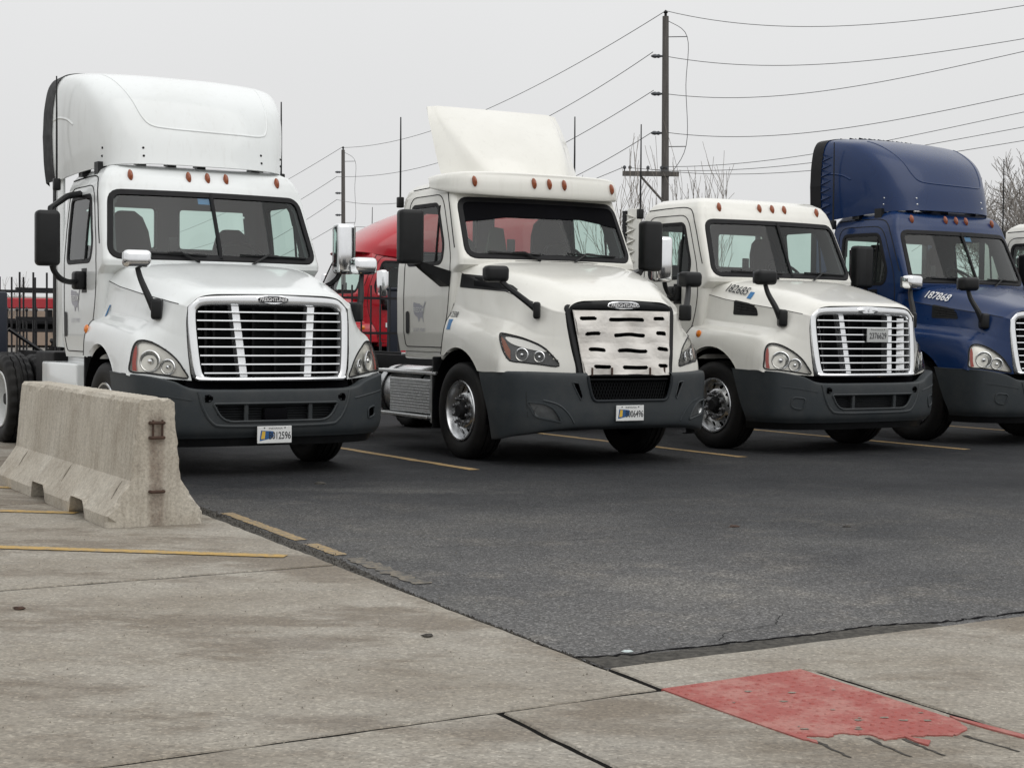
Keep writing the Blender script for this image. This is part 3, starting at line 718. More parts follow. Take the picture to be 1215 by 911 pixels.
def headlight(t, fk, s):
    S = FAM[fk]; Sf = S['hr' if s > 0 else 'hl']; HL = HL_A if fk == 'A' else HL_B
    pol = smoothpoly([(s * a, b) for a, b in HL], 4); kk = 'hl' + fk + str(s)
    base = part(t, kk, 'headlight', lambda: patch(Sf, offset_poly(pol, .004), -.028, 6), 'reflector' if fk == 'A' else 'lampdark')
    part(t, kk + 'rim', 'headlight_rim', lambda: tube([Sf.p(a, b, .001) for a, b in pol], .0085, 6, True), 'seam' if fk == 'A' else 'black', base)
    if fk == 'A':
        lamps = ((.94, 1.04, .094), (.785, .99, .066)); am = [(1.095,.955),(1.106,1.05),(1.102,1.15),(1.082,1.185),(1.070,1.12),(1.068,1.02),(1.055,.952)]
    else:
        lamps = ((.915, 1.105, .062), (.745, 1.085, .052)); am = [(1.150,1.285),(1.10,1.245),(1.035,1.15),(1.025,1.055),(1.075,1.11),(1.13,1.215)]
        st = [(1.10,1.280),(.92,1.252),(.76,1.192),(.69,1.135),(.88,1.168),(1.03,1.215)]
        part(t, kk + 'strip', 'running_light_strip', lambda: patch(Sf, smoothpoly([(s * a, b) for a, b in st], 3), -.012, 5), 'satin', base)
    for i, (u, v, r) in enumerate(lamps):
        a, ring, ball = lampbowl(Sf, s * u, v, r)
        part(t, kk + 'bowl%d' % i, 'lamp_bowl', lambda a=a: a, 'bulb', base); part(t, kk + 'ring%d' % i, 'lamp_ring', lambda r_=ring: r_, 'satin', base); part(t, kk + 'bulb%d' % i, 'bulb', lambda b=ball: b, 'chrome', base)
    part(t, kk + 'amber', 'side_reflector', lambda: patch(Sf, [(s * a, b) for a, b in resample(am, .03)], -.010, 4), 'redlens' if fk == 'A' else 'amber', base)
    part(t, kk + 'lens', 'lens', lambda: patch(Sf, offset_poly(pol, -.002), .003, 7), 'lens', base)
    return base

def front_text(t, key, s, x, z, w, h, mat, yfn, off, shear=0, bold=0, parent=None, name='lettering'):
    def fn():
        V, F = textmesh(s, w, h, shear, bold); return [(x + a, yfn(x + a, z + b) - off, z + b) for a, b in V], F
    return part(t, key, name, fn, mat, parent, smooth=False)
def side_text(t, key, s, Sf, u, v, w, h, mat, off=.004, shear=0, bold=0, rot=0.0, parent=None, name='number_decal', label=None):
    def fn():
        V, F = textmesh(s, w, h, shear, bold); c, sn = math.cos(rot), math.sin(rot)
        return [Sf.p(u + a * c - b * sn, v + a * sn + b * c, off) for a, b in V], F
    return part(t, key, name, fn, mat, parent, smooth=False, label=label)

def oval(cx, cz, rx, rz, yfn, off, n=28, depth=.02):
    V = []; F = []
    for k, (sc, o) in enumerate(((1, off - depth), (1, off), (.86, off + .006), (0.001, off + .006))):
        for i in range(n):
            a = 2 * math.pi * i / n; c, s = math.cos(a), math.sin(a); ex = math.copysign(abs(c) ** .7, c) * rx * sc; ez = math.copysign(abs(s) ** .9, s) * rz * sc
            V.append((cx + ex, yfn(cx + ex, cz + ez) - o, cz + ez))
    for k in range(3):
        for i in range(n): F.append((k * n + i, k * n + (i + 1) % n, (k + 1) * n + (i + 1) % n, (k + 1) * n + i))
    return V, F

def badge(t, fk, z, style):
    Y = YA if fk == 'A' else YB; o = .03 if fk == 'A' else .022; w = .165 if fk == 'A' else .195
    b = part(t, 'badge' + fk, 'badge', lambda: oval(0, z, w, .040, Y, o), 'chrome')
    if style == 'text':
        part(t, 'badgein' + fk, 'badge_field', lambda: oval(0, z, w - .014, .029, Y, o + .006, depth=.004), 'ink', b)
        front_text(t, 'badgetx' + fk, 'FREIGHTLINER', 0, z, w * 1.62, .036, 'whiteink', Y, o + .0175, .2, .012, b, 'badge_lettering')
    else:
        part(t, 'badgein2' + fk, 'badge_field', lambda: oval(0, z, w - .014, .027, Y, o + .006, depth=.004), 'satin', b)
        part(t, 'badgeem' + fk, 'badge_emblem', lambda: oval(0, z, .014, .020, Y, o + .014, depth=.006), 'alu', b)
        part(t, 'badgeem3' + fk, 'badge_emblem', lambda: both(*oval(.085, z, .03, .004, Y, o + .013, depth=.005)), 'alu', b)
    return b

def plate(t, key, text, x, y, z, w, h, tilt, style):
    p = obj('licence_plate', rbox(-w / 2, w / 2, -.006, .006, -h / 2, h / 2, .004, 2), 'plate' if style == 'blue' else 'plate_grey', t, loc=(x, y, z), smooth=False); p.rotation_euler = (0, tilt, 0)
    flat = lambda a, b: -.008
    front_text(t, key, text, (.05 if style == 'blue' else 0) * w / .33, -.008, w * (.64 if style == 'blue' else .80), h * .44, 'ink', flat, 0, 0, .012, p, 'plate_number')
    if style == 'blue':
        V, F = textmesh('INDIANA', w * .40, h * .10); obj('state_name', ([(a + .01, -.0075, b + h * .37) for a, b in V], F), 'ink', p, False)
        obj('plate_graphic', ([(-w * .44, -.0068, -h * .36), (-w * .20, -.0068, -h * .26), (-w * .02, -.0068, -h * .12), (-w * .04, -.0068, h * .20), (-w * .40, -.0068, h * .26)], [(0, 1, 2, 3, 4)]), 'plateblue', p, False)
        obj('plate_emblem', ([(-w * .40, -.0074, -h * .24), (-w * .29, -.0074, -h * .24), (-w * .27, -.0074, h * .20), (-w * .36, -.0074, h * .22)], [(0, 1, 2, 3)]), 'plateyel', p, False)
    else:
        V, F = textmesh('INDIANA', w * .5, h * .09); obj('state_name', ([(a, -.0075, b + h * .37) for a, b in V], F), 'ink', p, False)
    g = G()
    for sx in (-1, 1): g.add(*xf(lathe([(0, -.011), (.006, -.010), (.006, -.006)], 8, 'y'), Matrix.Translation((sx * w * .3, 0, h * .4))))
    obj('plate_bolts', g.out(), 'chassis', p)
    return p

def glazing(t, fk, pass_tint='window'):
    S = FAM[fk]; d = S['wind']; DR = lambda p: resample(p, .05)
    w = part(t, 'ws' + fk, 'windshield', lambda: patch(S['cf'], DR(offset_poly(d, .012)), -.004, 14), 'windshield')
    part(t, 'wsg' + fk, 'windshield_gasket', lambda: band(S['cf'], DR(d), .044, .018, .010), 'rubber', w)
    if fk == 'A': part(t, 'wsd' + fk, 'centre_divider', lambda: tube([S['cf'].p(0, z, .004) for z in np.linspace(2.01, 2.655, 12)], .020, 6), 'rubber', w)
    for s in (1, -1):
        Sf = S['cr' if s > 0 else 'cl']; wp = [(s * a, b) for a, b in S['win']]
        dr = part(t, 'door' + fk + str(s), 'door', lambda: compact(S['door%d' % s]), t['paint'])
        part(t, 'dseam' + fk + str(s), 'door_seam', lambda: stube(Sf, [(s * a, b) for a, b in S['door']], .006, .0, 5, True), 'seam', dr)
        g = part(t, 'dwin' + fk + str(s), 'door_window', lambda: patch(Sf, DR(offset_poly(wp, .01)), -.006, 8), 'window', dr)
        part(t, 'dwg' + fk + str(s), 'window_gasket', lambda: band(Sf, DR(wp), .028, .022, .006), 'rubber', dr)
        part(t, 'dwb' + fk + str(s), 'window_divider', lambda: tube([Sf.p(s * 2.02, z, -.002) for z in np.linspace(S['win'][0][1] + .0, S['win'][0][1] + .62, 8)], .013, 5), 'rubber', dr)
        hz = 1.36 if fk == 'A' else 1.415; hy = 2.66 if fk == 'A' else 2.64
        part(t, 'dh' + fk + str(s), 'door_handle', lambda: patch(Sf, roundpoly([(s * (hy - .045), hz - .125), (s * (hy + .045), hz - .125), (s * (hy + .045), hz + .125), (s * (hy - .045), hz + .125)], .04, 5), .008, 3), 'black', dr)
    for k, rp in enumerate(S['rear']):
        q = [(-a, b) for a, b in rp]; g = part(t, 'rw%d' % k + fk, 'rear_window', lambda: patch(S['cb'], DR(offset_poly(q, .01)), -.006, 6), 'window')
        part(t, 'rwg%d' % k + fk, 'window_gasket', lambda: band(S['cb'], DR(q), .03, .02, .008), 'rubber', g)

def wiper(t, fk, x0, x1, z0, z1):
    S = FAM[fk]['cf']
    def fn():
        g = G(); L = [S.p(x0 + (x1 - x0) * k / 10, z0 + (z1 - z0) * k / 10, .022) for k in range(11)]; g.add(*tube(L, .011, 5))
        xm, zm = x0 + (x1 - x0) * .45, z0 + (z1 - z0) * .45; sx = .32 if x1 > x0 else -.32
        g.add(*tube([S.p(xm + sx * .95, z0 - .07, .03), S.p(xm + sx * .4, zm - .0, .045), S.p(xm, zm, .03)], .012, 5)); return g.out()
    return part(t, 'wip%s%.2f' % (fk, x0), 'wiper', fn, 'black')

def marker(t, fk, x, z):
    S = FAM[fk]['cf'] if fk == 'A' else FAM['B']['visor_s']
    def fn():
        c = S.p(x, z, .0); V, F = lathe([(0, .035), (.5, .030), (.85, .018), (1, 0)], 14, 'z')
        nrm = S.p(x, z, .05) - c; tilt = nrm.z / max(.2, -nrm.y) * 1.0
        return [(c.x + p[0] * .027 - p[1] * .008 * (1 if fk == 'B' else .4), c.y - p[2] * 1.2 - .004 + p[1] * .058 * tilt * .75, c.z + p[1] * .060) for p in V], F
    m = part(t, 'mk%s%.2f' % (fk, x), 'marker_light', fn, 'amber')
    return m

def hood_mirror(t, fk, s, hmat, head=(1.136,.46,1.955), base=(.986,.34,1.506)):
    hx, hy, hz = head; bx, by, bz = base
    def head_fn():
        V, F = rbox(-.125, .125, -.075, .075, -.082, .082, .045, 4); return [(p[0] * (1 + .25 * p[2]), p[1], p[2]) for p in V], F
    armB = lambda: (lambda g: (g.add(*tube(crs([(s * (hx - .02), hy + .02, hz - .02), (s * (hx - .08), hy - .08, hz - .12), (s * (bx + .06), by + .06, bz + .07), (s * (bx + .0), by, bz + .0)], 5), list(np.linspace(.026, .036, 16)), 8)), g.add(*xf(rbox(-.035, .035, -.065, .065, -.085, .085, .025), Matrix.Translation((s * bx, by, bz)) @ Matrix.Rotation(s * .6, 4, 'Z'))), g.out())[2])(G())
    a = part(t, 'hma' + fk + str(s), 'hood_mirror', armB if fk == 'B' else lambda: (lambda g: (g.add(*tube(crs([(s * (hx - .01), hy + .02, hz - .06), (s * (hx - .035), hy - .01, hz - .18), (s * (bx + .075), by + .03, bz + .12), (s * (bx + .03), by, bz)], 5), list(np.linspace(.024, .037, 16)), 8)),
        g.add(*xf(rbox(-.05, .05, -.075, .075, -.095, .095, .03), Matrix.Translation((s * bx, by, bz)) @ Matrix.Rotation(s * .5, 4, 'Z'))), g.out())[2])(G()), 'black')
    h = part(t, 'hmh' + fk, 'mirror_head', head_fn, hmat, a, loc=(s * hx, hy, hz)); h.rotation_euler = (0, 0, s * .12)
    part(t, 'hmg' + fk, 'mirror_glass', lambda: rbox(-.108, .108, .072, .080, -.066, .066, .02), 'lampdark', h)
    return a

def side_mirror(t, fk, s, hmat, upper=True):
    c = (1.565, 1.79, 2.18) if fk == 'A' else (1.53, 1.77, 2.315); zb = 1.79 if fk == 'A' else 1.90; by = 2.05 if fk == 'A' else 1.76
    def arm():
        g = G()
        if fk == 'A':
            g.add(*tube(crs([(s * 1.52, 1.80, 1.96), (s * 1.50, 1.81, 1.88), (s * 1.42, 1.86, 1.80), (s * 1.30, 1.95, 1.77), (s * 1.17, by, zb)], 5), .028, 8))
            g.add(*rbox(min(s * 1.12, s * 1.24), max(s * 1.12, s * 1.24), by - .06, by + .08, zb - .09, zb + .09, .03)); g.box(min(s * 1.10, s * 1.135), max(s * 1.10, s * 1.135), by - .08, by + .07, zb - .12, zb + .12)
        else:
            V = [(s * 1.46, 1.75, 2.07), (s * 1.40, 1.75, 1.98), (s * 1.13, 1.64, 1.80), (s * 1.12, 1.62, 1.96), (s * 1.13, 1.86, 1.80), (s * 1.12, 1.86, 1.97), (s * 1.5, 1.85, 2.08), (s * 1.40, 1.83, 1.98)]
            g.add(V, [(0, 1, 2, 3), (1, 7, 4, 2), (0, 6, 7, 1), (3, 5, 6, 0), (6, 5, 4, 7), (2, 4, 5, 3)])
        return g.out()
    a = part(t, 'sma%s%d' % (fk, s), 'side_mirror', arm, 'black')
    if upper: part(t, 'smu%s%d' % (fk, s), 'upper_arm', lambda: tube([(s * 1.08, 2.36, 2.66), (s * 1.25, 2.2, 2.62), (s * 1.52, 1.85, 2.47), (s * 1.53, 1.82, 2.38)], [.035, .032, .028, .02], 7), 'black', a)
    def head():
        w, d, h = (.115, .075, .265) if fk == 'A' else (.135, .08, .285)
        return rbox(-w, w, -d, d, -h, h, .045, 4)
    hd = part(t, 'smh' + fk, 'mirror_head', head, hmat, a, loc=(s * c[0], c[1], c[2])); hd.rotation_euler = (0, 0, s * .10)
    part(t, 'smg' + fk, 'mirror_glass', lambda: rbox(-.09, .09, .072, .082, -.23, .23, .02), 'chrome', hd)
    return a

def extender(t, s, z0, z1, y0, y1, x, tabs, key):
    e = part(t, 'ext%s%d' % (key, s), 'side_extender', lambda: rbox(min(s * x, s * (x - .03)), max(s * x, s * (x - .03)), y0, y1, z0, z1, .012, 2), t['paint'])
    part(t, 'extr%s%d' % (key, s), 'rubber_edge', lambda: rbox(min(s * (x + .005), s * (x - .035)), max(s * (x + .005), s * (x - .035)), y1, y1 + .10, z0, z1 - .02, .008, 2), 'rubber', e)
    if tabs:
        for k in range(7):
            zz = z1 - .12 - k * .135
            part(t, 'tab%s%d%d' % (key, s, k), 'airtab', lambda: vortex(s, x, (y0 + y1) / 2 + .03, zz), t['paint'], e)
    return e
def vortex(s, x, y, z, h=.05):                   # wedge-shaped vortex tab
    V = [(s * (x + .001), y - .09, z), (s * (x + .001), y + .10, z - .055), (s * (x + .001), y + .10, z + .055), (s * (x + h), y + .06, z - .05), (s * (x + h), y + .06, z + .05), (s * (x + .012), y + .02, z)]
    return V, [(0, 3, 5), (0, 5, 4), (0, 1, 3), (0, 4, 2), (3, 1, 5), (5, 2, 4), (5, 1, 2)]

def antenna(t, x, y, z0, z1, key):
    part(t, 'ant' + key, 'antenna', lambda: (lambda g: (g.add(*tube([(x, y, z0), (x, y, (z0 + z1) / 2), (x, y + .005, z1)], [.011, .010, .007], 6)), g.add(*rbox(x - .035, x + .035, y - .035, y + .035, z0 - .09, z0 + .03, .012)), g.out())[2])(G()), 'black')

# --- roof fairing of the first kind
FAIR = [
 [(0,1.71,2.945),(.5,1.74,2.945),(.82,1.85,2.935),(.96,2.1,2.915),(1.07,2.5,2.875),(1.13,2.86,2.835),(1.15,3.0,2.82)],
 [(0,1.80,3.3),(.5,1.83,3.3),(.85,1.94,3.28),(1.005,2.16,3.21),(1.10,2.52,3.08),(1.145,2.865,2.97),(1.165,3.0,2.93)],
 [(0,1.99,3.64),(.5,2.02,3.635),(.90,2.11,3.605),(1.045,2.28,3.50),(1.13,2.60,3.29),(1.16,2.88,3.10),(1.175,3.0,3.04)],
 [(0,2.35,3.865),(.5,2.37,3.86),(.94,2.43,3.83),(1.08,2.52,3.72),(1.15,2.72,3.46),(1.172,2.91,3.22),(1.18,3.0,3.16)],
 [(0,2.72,3.945),(.5,2.73,3.942),(.955,2.77,3.91),(1.10,2.80,3.81),(1.16,2.87,3.56),(1.178,2.95,3.33),(1.184,3.0,3.26)],
 [(0,3.0,3.965),(.5,3.0,3.962),(.96,3.0,3.935),(1.11,3.0,3.84),(1.168,3.0,3.60),(1.182,3.0,3.37),(1.186,3.0,3.30)]]
def fairing(t, tabs):
    fl = .17 if tabs else .29
    A = sym_net(FAIR, 8, 8); V, F = gridmesh(A)
    f = part(t, 'fairA', 'roof_fairing', lambda: solidify(*gridmesh(A), .02), t['paint'])
    last = [p for p in A[-1]]
    # rear rim profile from one lower corner over the top to the other
    prof = [tuple(p) for p in A[::-1, 0][::-1]] + [tuple(p) for p in A[-1][1:]] + [tuple(p) for p in A[::-1, -1][1:]]
    prof = [p for p in prof]
    def flap():
        V = []; F = []
        for p in prof: V += [(p[0] * 1.006, p[1] - .03, p[2] + .004), (p[0] * 1.006, p[1] + fl, p[2] + .002), (p[0] * .97, p[1] + fl, p[2] - .03)]
        for i in range(len(prof) - 1):
            for k in range(2): F.append((3 * i + k, 3 * i + k + 1, 3 * i + 3 + k + 1, 3 * i + 3 + k))
        return V, F
    part(t, 'fairflap%.2f' % fl, 'rubber_edge', flap, 'rubber', f)
    S0 = Surf(V, F, 0)
    ins = [(-.80,3.885),(-.745,3.80),(-.66,3.58),(-.60,3.42),(-.52,3.335),(-.35,3.31),(0,3.30),(.4,3.295),(.64,3.30),(.72,3.36),(.76,3.55),(.80,3.80),(.82,3.87)]
    part(t, 'fairridge', 'pressed_ridge', lambda: stube(S0, [tuple(p) for p in crs(ins, 5)], .016, -.008, 7), t['paint'], f)
    Sl = {1: Surf(V, F, 90), -1: Surf(V, F, -90)}
    for s in (1, -1):
        part(t, 'fairrib%d' % s, 'pressed_rib', lambda: stube(Sl[s], [tuple(p) for p in crs([(s * 2.95, 3.44), (s * 2.8, 3.45), (s * 2.62, 3.42), (s * 2.5, 3.36)], 5)], .018, -.010, 7), t['paint'], f)
    g_ = G()
    for x, z in ((-.62,3.02),(-.62,3.10),(-.95,3.02),(-.95,3.10),(.62,3.02),(.62,3.10),(.9,3.02),(.9,3.09)):
        c = S0.p(x, z, .0); g_.add(*xf(lathe([(.013, 0), (.011, -.006), (0, -.008)], 8, 'y'), Matrix.Translation(c)))
    part(t, 'fairbolts', 'mounting_bolts', lambda: g_.out(), 'chassis' if t['paint'] != 'blue' else 'satin', f)['kind'] = 'stuff'
    for x, y in ((-.6,1.9),(-.95,2.05),(.6,1.9),(.92,2.05),(0,1.85),(-.3,1.87),(1.0,2.4),(-1.0,2.4)):
        part(t, 'fairfeet', 'mounting_foot', lambda: (lambda g: (g.box(-.045, .045, 0, .12, 2.84, 2.965), g.out())[1])(G()), 'black', f, loc=(x, y, 0))
    if tabs:
        for s in (1, -1):
            for k in range(8): part(t, 'ftab%d%d' % (s, k), 'airtab', lambda: [None, vortex(s, Sl[s].p(s * 2.92, 3.68 - k * .105, 0).x * s, 2.90, 3.68 - k * .105, .03)][1], t['paint'], f)
        for k in range(10):
            x = -.80 + k * 1.6 / 9
            def top(x=x):
                zz = float(np.interp(abs(x), [0, .5, .92], [3.955, 3.95, 3.90])); V, F = vortex(1, 0, 0, 0)
                return [(x + p[2], 2.9 + p[1], zz + p[0] - .004) for p in V], F
            part(t, 'ftop%d' % k, 'airtab', top, 'navy', f)
    return f

def interior(t, fk):
    S = FAM[fk]; z = S['seat_z']; y0 = 1.42 if fk == 'A' else 1.40
    part(t, 'lin' + fk, 'cab_lining', lambda: compact(S['lining']), 'interior')
    part(t, 'dash' + fk, 'dashboard', lambda: dash_mesh(z + .02, y0), 'dash')
    st = part(t, 'steer', 'steering_wheel', steering_mesh, 'black', loc=(.52, y0 + .60, z + .08)); st.rotation_euler = (R_(38), 0, 0)
    for x, dz in ((-.56, -.24 if fk == 'B' else 0), (.58, -.15 if fk == 'A' and t.name == 'semi_truck' else 0)): part(t, 'seat', 'seat', seat_mesh, 'seat', loc=(x, 2.22, z - .40 + dz))
    part(t, 'rmirr' + fk, 'dash_phone', lambda: rbox(-.05, .05, -.01, .01, -.09, .09, .01, 2), 'black', loc=(-.32, y0 + .35, z + .14))

BUMP_A_X = [0,.45,.78,.95,1.12,1.22,1.25,1.25]
BUMP_A = None
def bumper_A(t, pockets):
    xs = BUMP_A_X; ym = [-.10,-.09,-.055,.0,.10,.24,.52,.86]; zt = [.79,.79,.80,.865,.905,.92,.925,.935]
    rows = [[(x * .97, y + .10, z) for x, y, z in zip(xs, ym, zt)], [(x, y + .02, z) for x, y, z in zip(xs, ym, zt)],
            [(x, y, z - .045) for x, y, z in zip(xs, ym, zt)],
            [(x, y if k < 6 else (.48, .73)[k - 6], .58) for k, (x, y) in enumerate(zip(xs, ym))],
            [(x * .995, (y if k < 6 else (.43, .64)[k - 6]) + .015, .43) for k, (x, y) in enumerate(zip(xs, ym))],
            [(x * .97, (y if k < 6 else (.41, .60)[k - 6]) + .06, .355) for k, (x, y) in enumerate(zip(xs, ym))]]
    A = sym_net(rows, 9, 9); V, F = gridmesh(A); S0 = Surf(V, F, 0)
    intake = roundpoly([(-.615,.668),(.615,.668),(.52,.505),(-.52,.505)], [.03,.03,.10,.10])
    C = np.array([np.mean([V[i] for i in f], 0) for f in F]); front = C[:, 1] < .3
    cut = front & pip(C[:, [0, 2]], intake)
    for s in (1, -1): cut |= front & (np.hypot(C[:, 0] - s * .656, C[:, 2] - .715) < .030)
    pk = [roundpoly([(s * .965,.60),(s * 1.055,.625),(s * 1.06,.53),(s * .97,.50)], .03) for s in (1, -1)]
    if pockets:
        for p in pk: cut |= front & pip(C[:, [0, 2]], p)
    k = 'bA%d' % pockets
    b = part(t, k, 'bumper', lambda: compact((V, [f for f, c in zip(F, cut) if not c])), 'bumper')
    part(t, 'bAl', 'air_dam', lambda: (lambda B: gridmesh(B))(sym_net([[(x * .96, (y if q < 6 else (.41, .60)[q - 6]) + .08, .365) for q, (x, y) in enumerate(zip(xs, ym))], [(x * .93, (y if q < 6 else (.41, .60)[q - 6]) + .12, .275) for q, (x, y) in enumerate(zip(xs, ym))]], 3, 6)), 'black', b)
    part(t, 'bAi', 'intake_panel', lambda: patch(S0, resample(offset_poly(intake, .03), .06), -.07, 6), 'bumper_dark', b)
    def slats():
        g = G()
        for z in np.arange(.52, .66, .022):
            hw = .52 + (z - .505) * .55; g.add(*tube([S0.p(x, z, -.062, True) for x in np.linspace(-hw, hw, 9)], .006, 4))
        return g.out()
    sl = part(t, 'bAs', 'intake_slats', slats, 'black', b)
    for x in (-.30, .33): part(t, 'bAb%.1f' % x, 'intake_bar', lambda: tube([S0.p(x, z, -.02, True) for z in (.50, .58, .67)], .022, 6), 'bumper', b)
    part(t, 'bAr', 'intake_rim', lambda: tube([S0.p(a, c, .0) for a, c in resample(intake, .05)], .012, 6, True), 'bumper', b)
    lip = [(-.745,.775),(-.70,.62),(-.62,.50),(-.50,.465),(0,.46),(.50,.465),(.62,.50),(.70,.62),(.745,.775)]
    part(t, 'bAlp', 'moulded_lip', lambda: stube(S0, [tuple(p) for p in crs(lip, 6)], .016, -.004, 7), 'bumper', b)
    for s in (1, -1):
        part(t, 'bAt%d' % s, 'tow_hole', lambda: xf(lathe([(.036, -.004), (.030, -.008), (.028, .05), (0, .05)], 18, 'y'), Matrix.Translation(S0.p(s * .656, .715, 0))), 'dark', b)
        crease = [(s * .80, .70), (s * 1.0, .735), (s * 1.16, .76)]
        part(t, 'bAc%d' % s, 'moulded_crease', lambda: stube(S0, crease, .010, -.003, 5), 'bumper', b)
        if pockets:
            part(t, 'bAp%d' % s, 'lamp_pocket', lambda: patch(S0, resample(offset_poly(pk[0 if s > 0 else 1], .02), .03), -.05, 4), 'dark', b)
            part(t, 'bApr%d' % s, 'pocket_rim', lambda: tube([S0.p(a, c, .002) for a, c in pk[0 if s > 0 else 1]], .010, 5, True), 'bumper', b)
        else:
            q = roundpoly([(s * .93,.63),(s * 1.07,.645),(s * 1.08,.53),(s * .97,.50)], .045)
            part(t, 'bAp2%d' % s, 'lamp_blank', lambda: patch(S0, q, -.002, 4), 'bumper_dark', b)
            part(t, 'bApr2%d' % s, 'pocket_rim', lambda: tube([S0.p(a, c, .002) for a, c in q], .010, 5, True), 'bumper', b)
    # dark recess between bumper and grille
    part(t, 'bAg', 'grille_recess', lambda: both(*(lambda g: (g.box(0, .80, .10, .16, .74, .90), g.out())[1])(G())), 'dark', b)
    return b

def grille_A(t, kind):
    def outline(w1, z1, w2, z0, r, n=120):
        return resample(roundpoly([(-w1, z1), (w1, z1), (w2, z0), (-w2, z0)], r, 8), .03)
    O = smoothpoly([(-.40,1.652),(0,1.656),(.40,1.652),(.66,1.635),(.765,1.59),(.80,1.50),(.79,1.20),(.765,.97),(.73,.885),(.66,.865),(.3,.86),(0,.86),(-.3,.86),(-.66,.865),(-.73,.885),(-.765,.97),(-.79,1.20),(-.80,1.50),(-.765,1.59),(-.66,1.635)], 6)
    I = smoothpoly([(-.40,1.548),(0,1.550),(.40,1.548),(.62,1.54),(.69,1.51),(.71,1.44),(.70,1.20),(.682,1.0),(.66,.925),(.61,.906),(.3,.903),(0,.903),(-.3,.903),(-.61,.906),(-.66,.925),(-.682,1.0),(-.70,1.20),(-.71,1.44),(-.69,1.51),(-.62,1.54)], 6)
    def frame():
        n = len(O); V = []; F = []
        for a, o in ((0.0, -.05), (0.0, .0), (.18, .028), (.55, .034), (.88, .022), (1.0, 0), (1.0, -.06)):
            for p, q in zip(O, I):
                x, z = p[0] + (q[0] - p[0]) * a, p[1] + (q[1] - p[1]) * a; V.append((x, YA(x, z) - o, z))
        for k in range(6):
            for i in range(n): F.append((k * n + i, k * n + (i + 1) % n, (k + 1) * n + (i + 1) % n, (k + 1) * n + i))
        return V, F
    g = part(t, 'grA', 'grille_surround', frame, 'satin')
    part(t, 'grAch', 'chrome_trim', lambda: tube([(x * .985, YA(x, z) - .018, .882 + (z - .865) * .35) for x, z in O if z < .905 and abs(x) < .75], [.020] * len([1 for x, z in O if z < .905 and abs(x) < .75]), 8), 'chrome', g)
    for k in range(8):
        z = 1.487 - k * .0784
        def bar(z=z):
            hw = float(np.interp(z, [.903, .93, 1.0, 1.2, 1.44, 1.5], [.60, .655, .68, .70, .708, .69])); A = []
            for x in np.linspace(-hw, hw, 25):
                y = YA(x, z) - .004; A.append([(x, y, z + .011), (x, y - .012, z + .007), (x, y - .014, z - .004), (x, y, z - .010), (x, y + .035, z - .006), (x, y + .035, z + .008)])
            return gridmesh(np.array(A), True)
        part(t, 'grAb%d' % k, 'grille_bar', bar, 'chrome', g)
    for s, (xt, xb) in ((-1, (-.345, -.285)), (1, (.41, .345))):
        part(t, 'grAs%d' % s, 'grille_strut', lambda: (lambda q: (q.add([(x + dx, YA(x, z) + .03 + dy, z) for x, z in ((xt, 1.55), (xb, .90)) for dx, dy in ((-.035, .0), (.035, .0), (.035, .09), (-.035, .09))], [(0, 1, 5, 4), (1, 2, 6, 5), (2, 3, 7, 6), (3, 0, 4, 7)]), q.out())[1])(G()), 'satin', g)
    part(t, 'grAr', 'radiator', lambda: (lambda q: (q.box(-.78, .78, .26, .30, .84, 1.66), q.box(-.80, -.60, .20, .25, .88, 1.6) if False else None, q.out())[2])(G()), 'mesh', g)
    def rad():
        q = G()
        for x in (-.58, -.50, .50, .58, -.12, .1): q.box(x - .012, x + .012, .20, .26, .86, 1.6)
        q.box(-.46, .46, .19, .21, 1.53, 1.56); q.box(-.70, .70, .22, .25, .88, .92); return q.out()
    part(t, 'grAr2', 'radiator_brackets', rad, 'chassis', g)
    if kind == 'open':
        part(t, 'grAe', 'side_shroud', lambda: both(*(lambda q: (q.add([(.66, YA(.66, 1.5) + .02, 1.52), (.60, YA(.6, 1.5) + .08, 1.52), (.55, YA(.6, 1.) + .08, .92), (.62, YA(.62, 1.) + .02, .92)], [(0, 1, 2, 3)]), q.out())[1])(G())), 'satin', g)
    return g

